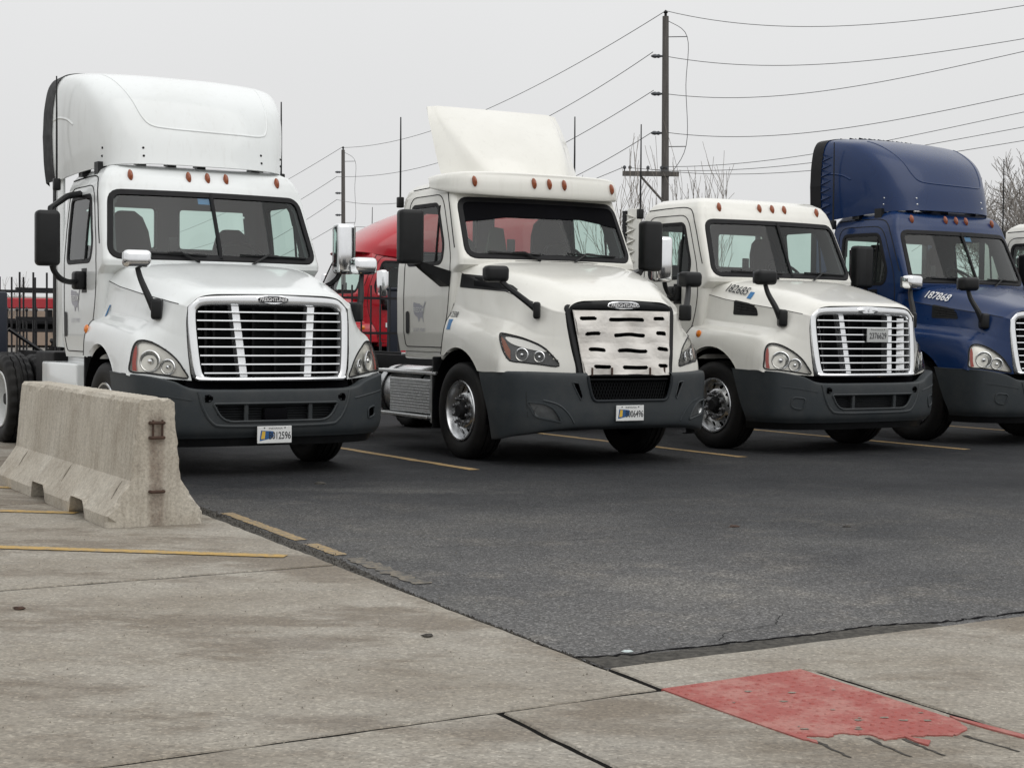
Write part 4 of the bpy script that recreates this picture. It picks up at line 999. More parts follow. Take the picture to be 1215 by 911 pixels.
def truck_base(name, label, cat, loc, rz, group, paint_, fk, rear=7.0):
    t = thing(name, label, cat, loc, rz, group); t['paint'] = paint_; S = FAM[fk]
    part(t, 'hood' + fk, 'hood', lambda: compact(S['hood_cut']), paint_)
    part(t, 'cab' + fk, 'cab', lambda: compact(S['cab']), paint_)
    for s in (1, -1):
        Sf = S['hsr' if s > 0 else 'hsl']
        ln = [(1.68,1.80),(1.29,1.722),(.73,1.645),(.36,1.595),(.16,1.555)] if fk == 'A' else [(1.60,1.96),(1.2,1.85),(.70,1.73),(.34,1.63)]
        part(t, 'hc%s%d' % (fk, s), 'hood_seam', lambda: stube(Sf, [(s * a, b) for a, b in ln], .005, -.001, 5), 'seam')
        mid = len(S['row0']) // 2; rowp = [Vector(p) + Vector((0, .004, 0)) for p in (S['row0'][mid:] if s > 0 else S['row0'][:mid + 1][::-1])]
        part(t, 'hg%s%d' % (fk, s), 'hood_gap', lambda: tube(rowp, .006, 5), 'seam')
    interior(t, fk); glazing(t, fk)
    dz = 0 if fk == 'A' else .07
    for s in (1, -1):
        Sd = S['cr' if s > 0 else 'cl']; L = [(s * a, b + dz) for a, b in crs([(2.78, 2.815), (2.4, 2.825), (2.05, 2.82), (1.90, 2.76), (1.80, 2.60), (1.60, 2.14)], 5)]
        part(t, 'drip%s%d' % (fk, s), 'drip_rail', lambda: stube(Sd, L, .007, .001, 5), 'seam')
    part(t, 'chas%.1f' % rear, 'chassis_frame', lambda: chassis_mesh(rear), 'chassis')
    part(t, 'eng', 'engine', engine_mesh, 'dark')
    part(t, 'well' + fk, 'wheel_well', lambda: well_mesh(S['arch']), 'dark')
    for s in (-1, 1): wheel(t, s * 1.02, 1.32)
    for y in (4.95, 6.27):
        if rear > y:
            for s in (-1, 1): wheel(t, s * 1.08, y, False, rimmat='plate'); wheel(t, s * .76, y, False, False, rimmat='plate')
    part(t, 'sill' + fk, 'cab_sill', lambda: rbox(-1.06, 1.06, 1.92, 2.84, S['ring'][0][0] - .085, S['ring'][0][0] + .01, .02), paint_)
    for s in (1, -1): part(t, 'flap%d' % s, 'mudguard', lambda: rbox(min(s * .75, s * 1.16), max(s * .75, s * 1.16), 1.94, 1.97, .28, 1.05, .012, 2), 'black')
    return t

def truck_A(label, loc, rz, paint_, group, fair=False, hm=('chrome', 'chrome'), sm=('black', 'chrome'), badge_style='text', vent=False, pockets=True, gkind='closed', ext_tabs=False, upper=True, front=True):
    t = truck_base('semi_truck', label, 'truck', loc, rz, group, paint_, 'A'); S = FAM['A']
    if front:
        for s in (1, -1): headlight(t, 'A', s)
        bumper_A(t, pockets); grille_A(t, gkind); badge(t, 'A', 1.607, badge_style)
    for x, z in S['lights']: marker(t, 'A', x, z)
    wiper(t, 'A', -.85, -.15, 2.05, 2.035); wiper(t, 'A', .95, .20, 2.04, 2.05)
    hood_mirror(t, 'A', -1, hm[0]); hood_mirror(t, 'A', 1, hm[1])
    side_mirror(t, 'A', -1, sm[0], upper); side_mirror(t, 'A', 1, sm[1], False)
    for s in (1, -1):
        extender(t, s, 1.12, 2.86, 2.88, 3.13, 1.10, ext_tabs, 'A%d' % ext_tabs)
        Sf = S['hsr' if s > 0 else 'hsl']; ly, lz = (1.80, 1.315) if fair and not vent else (1.55, 1.32)
        part(t, 'turn%d%.2f' % (s, ly), 'turn_signal', lambda: xf(lathe([(.045, -.005), (.042, .012), (.026, .024), (0, .028)], 16), Matrix.Translation(Sf.p(s * ly, lz, 0)) @ Matrix.Scale(s, 4, (1, 0, 0))), 'orange')
        if vent:
            vp = roundpoly([(s * 1.14,1.715),(s * .89,1.675),(s * .77,1.62),(s * .725,1.53),(s * 1.13,1.545)], .025)
            v = part(t, 'vent%d' % s, 'hood_vent', lambda: patch(Sf, resample(vp, .04), .004, 4), 'black')
            part(t, 'ventb%d' % s, 'vent_louvres', lambda: (lambda g: ([g.add(*stube(Sf, [(s * 1.08, 1.575 + k * .034 + .01), (s * (.74 + k * .02), 1.555 + k * .030)], .005, .008, 4)) for k in range(4)], [g.add(*stube(Sf, [(s * yy, 1.57), (s * yy, 1.56 + .12 * (yy - .62) / .42)], .004, .008, 4)) for yy in (.82, .92, 1.02)], g.out())[2])(G()), 'seam', v)
    if fair: fairing(t, fair == 'tabs')
    antenna(t, -1.215, 2.70, 2.80, 3.86, 'AL'); antenna(t, 1.245, 2.72, 2.99, 3.80, 'AR') if fair else None
    return t
# --- second kind (newer hood, visor and open deflector)
VISOR_P = [(0,1.50),(.5,1.525),(.867,1.60),(1.03,1.74),(1.10,1.95),(1.12,2.16)]
def visor_grid():
    zb = [2.775,2.775,2.785,2.80,2.835,2.875]; zt = [3.03,3.03,3.025,3.015,3.0,2.985]
    rows = [[(x * .96, y + .12, b + .02) for (x, y), b in zip(VISOR_P, zb)], [(x, y + .01, b) for (x, y), b in zip(VISOR_P, zb)],
            [(x, y - .012, (b + c) / 2 - .03) for (x, y), b, c in zip(VISOR_P, zb, zt)], [(x * .995, y + .012, c - .04) for (x, y), c in zip(VISOR_P, zt)],
            [(x * .97, y + .07, c + .008) for (x, y), c in zip(VISOR_P, zt)], [(x * .93, max(y + .28, 2.0) if k < 5 else y + .05, c + .012) for k, ((x, y), c) in enumerate(zip(VISOR_P, zt))],
            [(x * .90, 2.32, 3.0 if k < 4 else 2.97) for k, (x, y) in enumerate(VISOR_P)]]
    return sym_net(rows, 7, 9)
FAM['B']['visor_s'] = Surf(*gridmesh(visor_grid()), 0)
def defl_row(cx, cy, cz, yc, sx, sy, sz):           # flat middle, a fold, and a swept-back shaded side
    return [(0, yc, cz), (cx * .6, yc + (cy - yc) * .4, cz), (cx, cy, cz), (cx + (sx - cx) * .5, cy + (sy - cy) * .48, cz + (sz - cz) * .5), (sx, sy, sz)]
DEFL = [defl_row(.46, 1.99, 3.03, 1.94, .872, 2.32, 3.0), defl_row(.56, 2.15, 3.24, 2.09, .873, 2.44, 3.22), defl_row(.64, 2.385, 3.48, 2.32, .866, 2.57, 3.46), defl_row(.70, 2.61, 3.68, 2.56, .855, 2.70, 3.67), defl_row(.70, 2.788, 3.838, 2.78, .834, 2.80, 3.828)]

def bumper_B(t):
    xs = [0,.45,.62,.82,1.0,1.14,1.21,1.215]; ym = [-.145,-.14,-.115,-.065,.03,.18,.46,.80]; zt = [.93,.93,.93,.935,.94,.94,.938,.935]
    rows = [[(x * .96, y + .10, z) for x, y, z in zip(xs, ym, zt)], [(x * .99, y + .025, z) for x, y, z in zip(xs, ym, zt)], [(x, y, z - .05) for x, y, z in zip(xs, ym, zt)],
            [(x, y if k < 6 else (.43, .70)[k - 6], .68) for k, (x, y) in enumerate(zip(xs, ym))],
            [(x, (y if k < 6 else (.40, .62)[k - 6]), .52) for k, (x, y) in enumerate(zip(xs, ym))],
            [(x * .985, (y if k < 6 else (.36, .55)[k - 6]) + .02, z) for k, ((x, y), z) in enumerate(zip(zip(xs, ym), [.415,.41,.405,.39,.36,.33,.29,.27]))],
            [(x * .96, (y if k < 6 else (.36, .53)[k - 6]) + .09, z) for k, ((x, y), z) in enumerate(zip(zip(xs, ym), [.37,.37,.37,.355,.33,.30,.27,.26]))]]
    A = sym_net(rows, 9, 9); V, F = gridmesh(A); S0 = Surf(V, F, 0)
    intake = roundpoly([(-.505,1.0),(.505,1.0),(.49,.80),(.44,.655),(-.44,.655),(-.49,.80)], [0,0,.1,.05,.05,.1])
    C = np.array([np.mean([V[i] for i in f], 0) for f in F]); front = C[:, 1] < .3; cut = front & pip(C[:, [0, 2]], intake)
    slot = {s: roundpoly([(s * .67,.845),(s * .60,.835),(s * .555,.70),(s * .575,.665)], .012) for s in (1, -1)}
    fog = {s: roundpoly([(s * 1.07,.645),(s * .93,.635),(s * .83,.575),(s * .765,.45),(s * 1.0,.50)], [.02,.06,.08,.02,.03]) for s in (1, -1)}
    for s in (1, -1): cut |= front & pip(C[:, [0, 2]], slot[s]); cut |= front & pip(C[:, [0, 2]], fog[s])
    b = part(t, 'bB', 'bumper', lambda: compact((V, [f for f, c in zip(F, cut) if not c])), 'bumper')
    part(t, 'bBc', 'bumper_core', lambda: both(*(lambda g: (g.box(0, .56, .02, .06, .62, .98), g.out())[1])(G())), 'dark', b)
    part(t, 'bBr', 'intake_rim', lambda: stube(S0, [q for q in roundpoly([(-.505,.90),(-.49,.80),(-.44,.655),(.44,.655),(.49,.80),(.505,.90)], [0,.1,.05,.05,.1,0])], .016, .0, 7), 'bumper_dark', b)
    def mesh():
        g = G()
        for k in range(-16, 17):
            x = k * .032
            for sgn in (1, -1):
                L = []
                for q in range(7):
                    z = .67 + q * .035; xx = x + sgn * (q - 3) * .016
                    if abs(xx) < .44 + (z - .66) * .22: L.append((xx, YB(xx, z) - .012, z))
                if len(L) > 1: g.add(*tube(L, .0045, 4))
        for z in (.865, .905): g.add(*tube([(x, YB(x, z) - .03, z) for x in np.linspace(-.48, .48, 9)], .012, 5))
        return g.out()
    m = part(t, 'bBm', 'lower_mesh', mesh, 'mesh', b); m['kind'] = 'stuff'
    for s in (1, -1):
        part(t, 'bBs%d' % s, 'air_slot', lambda: patch(S0, resample(offset_poly(slot[s], .015), .03), -.05, 3), 'dark', b)
        part(t, 'bBsr%d' % s, 'slot_rim', lambda: tube([S0.p(a, c, .001) for a, c in resample(slot[s], .03)], .008, 5, True), 'bumper', b)
        f = part(t, 'bBf%d' % s, 'fog_light', lambda: patch(S0, resample(offset_poly(fog[s], .012), .04), -.022, 4), 'fog', b)
        part(t, 'bBfl%d' % s, 'fog_bowl', lambda: xf(lathe([(.052, -.004), (.046, .004), (.02, .022), (0, .026)], 18, 'y'), Matrix.Translation(S0.p(s * .965, .555, -.03, True))), 'bulb', f)
        part(t, 'bBfr%d' % s, 'pocket_rim', lambda: tube([S0.p(a, c, .001) for a, c in resample(fog[s], .04)], .010, 5, True), 'bumper', f)
        part(t, 'bBe%d' % s, 'moulded_crease', lambda: stube(S0, [tuple(p) for p in crs([(s * .94, .665), (s * .80, .62), (s * .70, .53), (s * .64, .44)], 5)], .012, -.004, 5), 'bumper', b)
        part(t, 'bBv%d' % s, 'bumper_seam', lambda: tube([S0.p(s * q, z, .0) for q, z in ((1.065,.93),(1.075,.7),(1.06,.5))], .004, 4), 'seam', b)
    return b

def grille_B(t):
    O = smoothpoly([(-.35,1.652),(0,1.660),(.35,1.652),(.58,1.62),(.655,1.575),(.648,1.45),(.605,1.15),(.572,.94),(.55,.905),(.3,.90),(0,.90),(-.3,.90),(-.55,.905),(-.572,.94),(-.605,1.15),(-.648,1.45),(-.655,1.575),(-.58,1.62)], 6)
    I = smoothpoly([(-.35,1.553),(0,1.556),(.35,1.553),(.54,1.548),(.575,1.54),(.570,1.44),(.530,1.15),(.500,.96),(.49,.94),(.3,.935),(0,.935),(-.3,.935),(-.49,.94),(-.500,.96),(-.530,1.15),(-.570,1.44),(-.575,1.54),(-.54,1.548)], 6)
    def frame():
        n = len(O); V = []; F = []
        for a, o in ((0, -.05), (0, .005), (.15, .022), (.5, .024), (.85, .010), (1, -.02), (1, -.10)):
            for p, q in zip(O, I):
                x, z = p[0] + (q[0] - p[0]) * a, p[1] + (q[1] - p[1]) * a; V.append((x, YB(x, z) - o, z))
        for k in range(6):
            for i in range(n): F.append((k * n + i, k * n + (i + 1) % n, (k + 1) * n + (i + 1) % n, (k + 1) * n + i))
        return V, F
    g = part(t, 'grB', 'grille_surround', frame, 'black')
    part(t, 'grBr', 'radiator', lambda: (lambda q: (q.box(-.60, .60, .20, .24, .70, 1.62), q.out())[1])(G()), 'mesh', g)
    slots = [(-.52,-.337,1.472),(-.193,.226,1.463),(.359,.499,1.476),(-.477,-.301,1.318),(-.151,.234,1.311),(.37,.513,1.325),(-.441,-.256,1.162),(-.111,.237,1.152),(.372,.512,1.168),(-.41,-.215,.995),(-.066,.228,.985),(.364,.498,1.002)]
    rg = np.random.default_rng(3)
    ph = rg.uniform(0, 6.28, (14, 3)); kx = rg.uniform(-16, 16, 14); kz = rg.uniform(-22, 22, 14)
    def lump(x, z):
        return sum(.0022 * math.sin(a * x + b * z + p[0] + 1.5 * math.sin(b * .3 * x + p[1])) for a, b, p in zip(kx, kz, ph))
    def cover():
        nz_, nx = 150, 170; rows = []
        for i in range(nz_ + 1):
            v = i / nz_; z = 1.552 - v * .642; w = .578 - v * .077; row = []
            for j in range(nx + 1):
                u = -1 + 2 * j / nx; x = u * w; zz = z + .008 * math.sin(u * 9 + v * 3) * (1 - abs(2 * v - 1)) - (.008 * (1 - u * u) if i == nz_ else 0)
                row.append((x, YB(x, zz) - .030 - lump(x, zz) * 2.0 - .006 * abs(math.sin(v * math.pi * 4)), zz))
            rows.append(row)
        A = np.array(rows); V, F = gridmesh(A); out = []
        for q, f in enumerate(F):
            i, j = divmod(q, nx); v = (i + .5) / nz_; z0 = 1.552 - v * .642; x0 = (-1 + 2 * (j + .5) / nx) * (.578 - v * .077)
            if any(a < x0 < b and abs(z0 - z) < .0195 - (.007 if min(x0 - a, b - x0) < .012 else 0) for a, b, z in slots): continue
            out.append(f)
        return V, out
    cv = part(t, 'grBc', 'grille_cover', cover, 'canvas', g, sharp=80)
    for k, x in enumerate((-.43, -.21, .25, .44)):
        part(t, 'grBs%d' % k, 'cover_strap', lambda: rbox(x - .010, x + .010, YB(x, .96) - .050, YB(x, .96) - .036, .905, .985, .004, 2), 'rust', cv)
    for s in (1, -1):
        part(t, 'grBh%d' % s, 'cover_hem', lambda: tube([(s * (.578 - v * .077), YB(.55, 1.552 - v * .642) - .028, 1.552 - v * .642) for v in np.linspace(0, 1, 12)], .008, 6), 'canvas', cv)
    return g

def truck_B(label, loc, rz, paint_, group):
    t = truck_base('semi_truck', label, 'truck', loc, rz, group, paint_, 'B'); S = FAM['B']
    for s in (1, -1): headlight(t, 'B', s)
    bumper_B(t); grille_B(t); badge(t, 'B', 1.607, 'text')
    part(t, 'visor', 'sun_visor', lambda: gridmesh(visor_grid()), paint_)
    for x, z in S['lights']: marker(t, 'B', x, z)
    part(t, 'shade', 'tint_reflection_band', lambda: (lambda P: patch(S['cf'], resample(P, .05), .004, 6))(roundpoly([(-1.0,2.47),(-.955,2.545),(-.85,2.565),(-.5,2.555),(0,2.55),(.5,2.555),(.85,2.565),(.955,2.545),(1.0,2.47),(.965,2.715),(-.965,2.715)], .03)), 'dark')  # tint band, with the visor's dark reflection painted in as opaque colour
    part(t, 'defl', 'roof_deflector', lambda: solidify(*gridmesh(sym_net(DEFL, 9, 7)), .025), paint_)
    part(t, 'deflb', 'deflector_frame', lambda: tube([(.50, 2.75, 2.98), (.50, 2.84, 3.72), (-.50, 2.84, 3.72), (-.50, 2.75, 2.98)], .02, 6), 'chassis')
    wiper(t, 'B', -.80, -.22, 2.155, 2.14); wiper(t, 'B', .78, .12, 2.15, 2.16)
    for s in (1, -1):
        hood_mirror(t, 'B', s, 'black', (1.19, .52, 1.905), (.90, .20, 1.545)); side_mirror(t, 'B', s, 'black', False)
        Sf = S['hsr' if s > 0 else 'hsl']; vp = [(s * a, b) for a, b in roundpoly([(1.52,1.935),(1.1,1.90),(.70,1.80),(.60,1.755),(.68,1.735),(1.52,1.79)], .02)]
        v = part(t, 'ventB%d' % s, 'cowl_vent', lambda: patch(Sf, resample(vp, .05), .005, 5), 'black')
        part(t, 'ventBi%d' % s, 'vent_mesh', lambda: patch(Sf, resample([(s * a, b) for a, b in [(1.28,1.895),(1.05,1.87),(.74,1.79),(.74,1.76),(1.25,1.80)]], .05), .009, 4), 'mesh', v)
    antenna(t, -1.055, 3.0, 2.80, 3.73, 'BL'); antenna(t, 1.085, 2.72, 2.98, 3.86, 'BR')
    # hi-vis vest hanging in the cab, papers on the dashboard
    part(t, 'vest', 'hanging_vest', lambda: (lambda g: (g.add([(-.16,0,-.42),(.16,0,-.42),(.10,.03,0),(-.06,.03,.02),(-.14,.10,-.42),(.14,.10,-.42),(.08,.08,0),(-.05,.08,.02)], [(0,1,2,3),(4,7,6,5),(0,3,7,4),(1,5,6,2),(0,4,5,1),(3,2,6,7)]), g.out())[1])(G()), 'hivis', loc=(-.02, 2.6, 2.50))
    part(t, 'paper', 'dash_papers', lambda: (lambda g: (g.add(*rbox(.45, .92, 1.62, 1.84, 2.135, 2.15, .005, 1)), g.add(*rbox(.62, .95, 1.75, 1.95, 2.145, 2.175, .005, 1)), g.out())[2])(G()), 'paper')
    # aluminium step, tank and deck plate
    for s in (-1, 1):
        lx = lambda a, b: (min(s * a, s * b), max(s * a, s * b))
        st = part(t, 'tk%d' % s, 'fuel_tank', lambda: xf(lathe([(0, 2.15), (.30, 2.15), (.325, 2.18), (.325, 3.72), (.30, 3.76), (0, 3.76)], 32, 'y'), Matrix.Translation((s * .80, 0, .62)) @ Matrix.Scale(.94, 4)), 'alu')
        for y in (3.3, 2.4): part(t, 'tks%d%.1f' % (s, y), 'tank_strap', lambda: xf(lathe([(.306, y), (.312, y + .01), (.312, y + .05), (.306, y + .06)], 32, 'y'), Matrix.Translation((s * .80, 0, .62))), 'chassis', st)
        def riser():
            g = G(); x0, x1 = lx(1.10, 1.145); g.add(*rbox(x0, x1, 2.02, 3.05, .43, .80, .008, 2))
            for k in range(11):
                for j in range(26): 
                    y, z = 2.06 + j * .038 + (k % 2) * .019, .455 + k * .032
                    g.add([(s * 1.147, y - .014, z), (s * 1.147, y + .014, z), (s * 1.152, y, z + .006), (s * 1.147, y, z + .012)], [(0, 1, 2), (1, 3, 2), (3, 0, 2)])
            return g.out()
        part(t, 'rs%d' % s, 'step_riser', riser, 'tread', smooth=False)
        def tread(z, y0, y1, x0, x1):
            g = G(); a, b = lx(x0, x1); g.add(*rbox(a, b, y0, y1, z - .035, z, .008, 2))
            for k in range(5):
                for j in range(int((y1 - y0) / .045)):
                    y = y0 + .03 + j * .045; x = s * (x0 + .03 + k * (x1 - x0 - .06) / 4); g.add([(x - .012, y, z), (x + .012, y + .008, z), (x, y + .02, z), (x, y + .01, z + .006)], [(0, 1, 3), (1, 2, 3), (2, 0, 3)])
            return g.out()
        part(t, 'st1%d' % s, 'upper_step', lambda: tread(.885, 1.90, 3.45, .80, 1.16), 'tread', smooth=False)
        part(t, 'st2%d' % s, 'lower_step', lambda: tread(.41, 2.02, 3.25, .98, 1.20), 'tread', smooth=False)
        part(t, 'st3%d' % s, 'step_bracket', lambda: rbox(lx(.70, 1.15)[0], lx(.70, 1.15)[1], 1.985, 2.03, .33, .86, .01, 2), 'tread', smooth=False)
    part(t, 'deck', 'deck_plate', lambda: rbox(-.40, .40, 2.9, 4.3, 1.02, 1.05, .006, 1), 'tread', smooth=False)
    return t

# ------------------------------------------------------------------ the row of trucks
ROW = 'row of parked day-cab trucks'
def rad(a): return a
t1 = truck_A('white day-cab truck with tall white roof fairing, parked nearest behind the concrete barrier', (-2.1793, 14.8668, 0), .55224, 'white_cool', ROW, fair='plain')
plate(t1, 'p1t', 'B012596', -.045, -.128, .383, .335, .155, 0.0, 'blue')
part(t1, 'winch', 'bumper_receiver', lambda: rbox(-.13, .10, -.10, -.02, .505, .62, .015, 2), 'dark')
part(t1, 'sbx', 'step_box', lambda: (lambda g: (g.add(*rbox(-1.22, -.62, 2.02, 3.22, .42, .97, .02)), g.box(-1.235, -1.215, 2.35, 2.95, .62, .66), g.out())[2])(G()), 'white_cool')
part(t1, 'sbp', 'step_pillar', lambda: (lambda g: (g.add([(-1.16,1.93,.42),(-1.16,2.05,.42),(-1.10,2.14,1.05),(-1.10,1.98,1.05),(-.9,1.93,.42),(-.9,2.05,.42),(-.9,2.14,1.05),(-.9,1.98,1.05)], [(0,1,2,3),(4,7,6,5),(0,3,7,4),(1,5,6,2),(0,4,5,1),(3,2,6,7)]), g.out())[1])(G()), 'white_cool')
part(t1, 'fw', 'fifth_wheel', lambda: (lambda g: (g.add(*xf(lathe([(0, 1.18), (.47, 1.18), (.48, 1.15), (.45, 1.10), (0, 1.10)], 28, 'z'), Matrix.Translation((0, 5.5, 0)))), g.box(-.40, .40, 3.1, 4.2, 1.02, 1.05), g.out())[2])(G()), 'chassis')
part(t1, 'fend', 'deck_box', lambda: rbox(-1.0, -.45, 3.55, 4.25, .60, 1.06, .02), 'chassis')

t2 = truck_B('white truck with canvas cover over its grille and open roof deflector', (1.11908, 16.38877, 0), .51936, 'white_cream', ROW)
plate(t2, 'p2t', 'B006496', -.025, -.168, .533, .33, .155, 0.0, 'blue')
t3 = truck_A('white low-roof truck numbered 182685 with chrome grille and no fairing', (4.00726, 18.30021, 0), .55898, 'white_cream', ROW, hm=('black', 'chrome'), sm=('chrome', 'black'), badge_style='plain', vent=True, pockets=False, gkind='open', ext_tabs=True, upper=False)
plate(t3, 'p3t', '2376629', .11, YA(.11, 1.33) - .045, 1.328, .325, .16, 0.0, 'grey')
t4 = truck_A('navy blue truck numbered 187868 with tall blue roof fairing', (6.74037, 20.06254, 0), .58537, 'blue', ROW, fair='tabs', hm=('black', 'chrome'), sm=('black', 'black'), badge_style='plain', vent=True, pockets=False, upper=False)
t5 = truck_A('white low-roof truck at the right edge beyond the blue truck', (9.55, 21.95, 0), .5754, 'white_cream', ROW, hm=('black', 'black'), badge_style='plain', vent=True, pockets=False, upper=False)

A_, B_ = FAM['A'], FAM['B']
side_text(t3, 'n3', '182685', A_['hsl'], -1.17, 1.828, .34, .085, 'ink', .014, .12, .006, -.16)
part(t3, 'n3s', 'square_sticker', lambda: patch(A_['hsl'], [(-.985, 1.735), (-.92, 1.725), (-.915, 1.80), (-.98, 1.81)], .008, 3), 'sticker')
side_text(t4, 'n4', '187868', A_['hsl'], -1.12, 1.812, .36, .086, 'whiteink', .014, .12, .008, -.16)
def usmap(u, v, w, h, Sf):
    P = [(0,.86),(.04,.93),(.30,.88),(.55,.86),(.62,.78),(.70,.80),(.74,.70),(.84,.78),(.96,.98),(1,.92),(.95,.80),(.90,.72),(.86,.60),(.84,.46),(.78,.36),(.80,.18),(.84,.02),(.79,.03),(.74,.20),(.62,.24),(.52,.18),(.46,.02),(.42,.06),(.38,.20),(.30,.28),(.20,.30),(.08,.40),(.02,.60)]
    V = [Sf.p(u - w / 2 + a * w, v - h / 2 + b * h, .004) for a, b in P]; return V, [tuple(range(len(P)))]
for t, fk, (u, v), txt in ((t1, 'A', (-2.33, 1.60), None), (t2, 'B', (-2.35, 1.535), None)):
    Sf = FAM[fk]['cl']
    m = part(t, 'map' + fk, 'door_decal', lambda: usmap(u, v, .30, .24, Sf), 'faded', smooth=False)
    side_text(t, 'frd' + fk, 'FREEDOM', Sf, u - .02, v + .02, .25, .055, 'plate', .007, 0, .01, 0, m, 'decal_lettering')
    side_text(t, 'dot' + fk, 'US DOT 1976097', Sf, u, v - .20, .29, .04, 'faded', .005, 0, 0, 0, m, 'decal_lettering')
side_text(t2, 'n2', '212588', B_['hsl'], -1.555, 1.505, .20, .06, 'ink', .005, 0, 0, -.05)
part(t2, 'n2s', 'square_sticker', lambda: patch(B_['hsl'], [(-1.60, 1.345), (-1.51, 1.345), (-1.51, 1.455), (-1.60, 1.455)], .006, 3), 'sticker')
for t, fk, x in ((t1, 'A', -.08), (t2, 'B', -.02), (t4, 'A', .12)):
    S = FAM[fk]; z = 2.585 if fk == 'A' else 2.60
    part(t, 'toll%s%.2f' % (fk, x), 'windshield_sticker', lambda: patch(S['cf'], [(x - .06, z - .03), (x + .06, z - .03), (x + .06, z + .03), (x - .06, z + .03)], -.012, 2), 'sticker')
part(t1, 'sdec', 'small_decal', lambda: patch(A_['hsl'], [(-1.50, 1.44), (-1.47, 1.44), (-1.44, 1.55), (-1.47, 1.55)], .005, 2), 'sticker')
# ------------------------------------------------------------------ ground: concrete slabs, asphalt lot, far gravel
P0 = np.array([.39, 6.56]); E1 = np.array([.8475, .5308]); E2 = np.array([-.4495, .8933])
AB = lambda a, b: tuple(P0 + a * E1 + b * E2)
def ab_of(p): return np.linalg.solve(np.stack([E1, E2], 1), np.array(p) - P0)
gnd = obj('ground', ([(-900, -40, -.10), (900, -40, -.10), (900, 1500, -.10), (-900, 1500, -.10)], [(0, 1, 2, 3)]), 'gravel'); tag(gnd, kind='structure')
sub = obj('sub_base', ([AB(-25, -12) + (-.035,), AB(30, -12) + (-.035,), AB(30, 40) + (-.035,), AB(-25, 40) + (-.035,)], [(0, 1, 2, 3)]), 'subbase'); tag(sub, kind='structure')
rg = np.random.default_rng(11)
def jag(a0, b0, a1, b1, n, amp):
    return [(a0 + (a1 - a0) * i / n + (rg.normal(0, amp) if a0 == a1 or True else 0) * (1 if abs(b1 - b0) > abs(a1 - a0) else .2), b0 + (b1 - b0) * i / n + rg.normal(0, amp) * (1 if abs(a1 - a0) > abs(b1 - b0) else .2)) for i in range(n + 1)]
ea = lambda b: .016 + .105 * min(1, max(0, (b - 1.9) / 1.5)) ** 1.3
bl_ = np.concatenate([np.arange(.8, 12, .03), np.arange(12, 38.1, .25)]); al_ = np.concatenate([np.arange(.016, 6, .025), np.arange(6, 28.1, .25)])
V = []; F = []
Lp = [(ea(b) + rg.normal(0, .007 if b > 2.3 else .003), b) for b in bl_]; Bp = [(a, .016 + rg.normal(0, .003)) for a in al_]
for L_, inner in ((Lp, lambda p: (.8, p[1])), (Bp, lambda p: (p[0], .8))):
    o_ = len(V)
    for p in L_: V += [AB(*p) + (-.05,), AB(*p) + (0.0,), AB(*inner(p)) + (0.0,)]
    for i in range(len(L_) - 1):
        for k in (0, 1): F.append((o_ + 3 * i + k, o_ + 3 * i + 3 + k, o_ + 3 * i + 4 + k, o_ + 3 * i + 1 + k))
o_ = len(V); V += [AB(.8, .8) + (0.0,), AB(28, .8) + (0.0,), AB(28, 38) + (0.0,), AB(.8, 38) + (0.0,)]; F.append((o_, o_ + 1, o_ + 2, o_ + 3))
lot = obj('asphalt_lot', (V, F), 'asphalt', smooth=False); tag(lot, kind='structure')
jf = obj('joint_fill', ([AB(-12, -5.3) + (.0055,), AB(11, -5.3) + (.0055,), AB(11, -.018) + (.0055,), AB(-.018, -.018) + (.0055,), AB(-.018, 26) + (.0055,), AB(-12, 26) + (.0055,), AB(-12, -.018) + (.0055,)], [(0, 1, 2, 3, 6), (3, 4, 5, 6)]), 'subbase'); tag(jf, kind='structure')
pav = bpy.data.objects.new('pavement', None); COL.objects.link(pav); tag(pav, kind='structure')
bj = float(ab_of((.526, 6.128))[1]); bl = float(ab_of((-1.9, 8.74))[1]); aj = float(ab_of((-.028, 5.757))[0]); G2 = .016
ARC = 0
def slab(a0, a1, b0, b1, z=.012, gap=G2, dz=0.0, poly=None):
    step = .12; e = []
    for (p, q) in (list(zip(poly, poly[1:] + poly[:1])) if poly else (((a0 + gap, b0 + gap), (a1 - gap, b0 + gap)), ((a1 - gap, b0 + gap), (a1 - gap, b1 - gap)), ((a1 - gap, b1 - gap), (a0 + gap, b1 - gap)), ((a0 + gap, b1 - gap), (a0 + gap, b0 + gap)))):
        m = max(2, min(60, int(math.dist(p, q) / step)))
        for i in range(m):
            t = i / m; j = .0035 if 0 < i else 0
            e.append((p[0] + (q[0] - p[0]) * t + rg.normal(0, j), p[1] + (q[1] - p[1]) * t + rg.normal(0, j)))
    k = len(e); inn = offset_poly([tuple(p) for p in e], -.006)
    V = [AB(*p) + (z + dz,) for p in inn] + [AB(*p) + (z + dz - .007,) for p in e] + [AB(*p) + (-.05,) for p in e]
    F = [tuple(range(k))] + [(r * k + i, r * k + (i + 1) % k, (r + 1) * k + (i + 1) % k, (r + 1) * k + i) for r in range(2) for i in range(k)]
    return obj('concrete_slab', (V, F), 'slab', pav, smooth=False)
ll = [bj, bl, bl + 3.9, bl + 7.8, bl + 11.7, bl + 15.6, bl + 24]
for b0, b1 in zip(ll[:-1], ll[1:]):
    for a0, a1 in ((-12, -5.2), (-5.2, .0)): slab(a0, a1, b0, b1, dz=float(rg.normal(0, .0012)))
for a0, a1 in ((-7, aj - 2.9), (aj - 2.9, aj), (aj, .755)): slab(a0, a1, -5.2, bj, dz=float(rg.normal(0, .0012)))
slab(0, 11, 0, 0, poly=[(G2, bj + G2), (.74, bj + G2), (.755 + G2, bj - .05), (.755 + G2, -5.2), (11, -5.2), (11, -G2), (G2, -G2)])
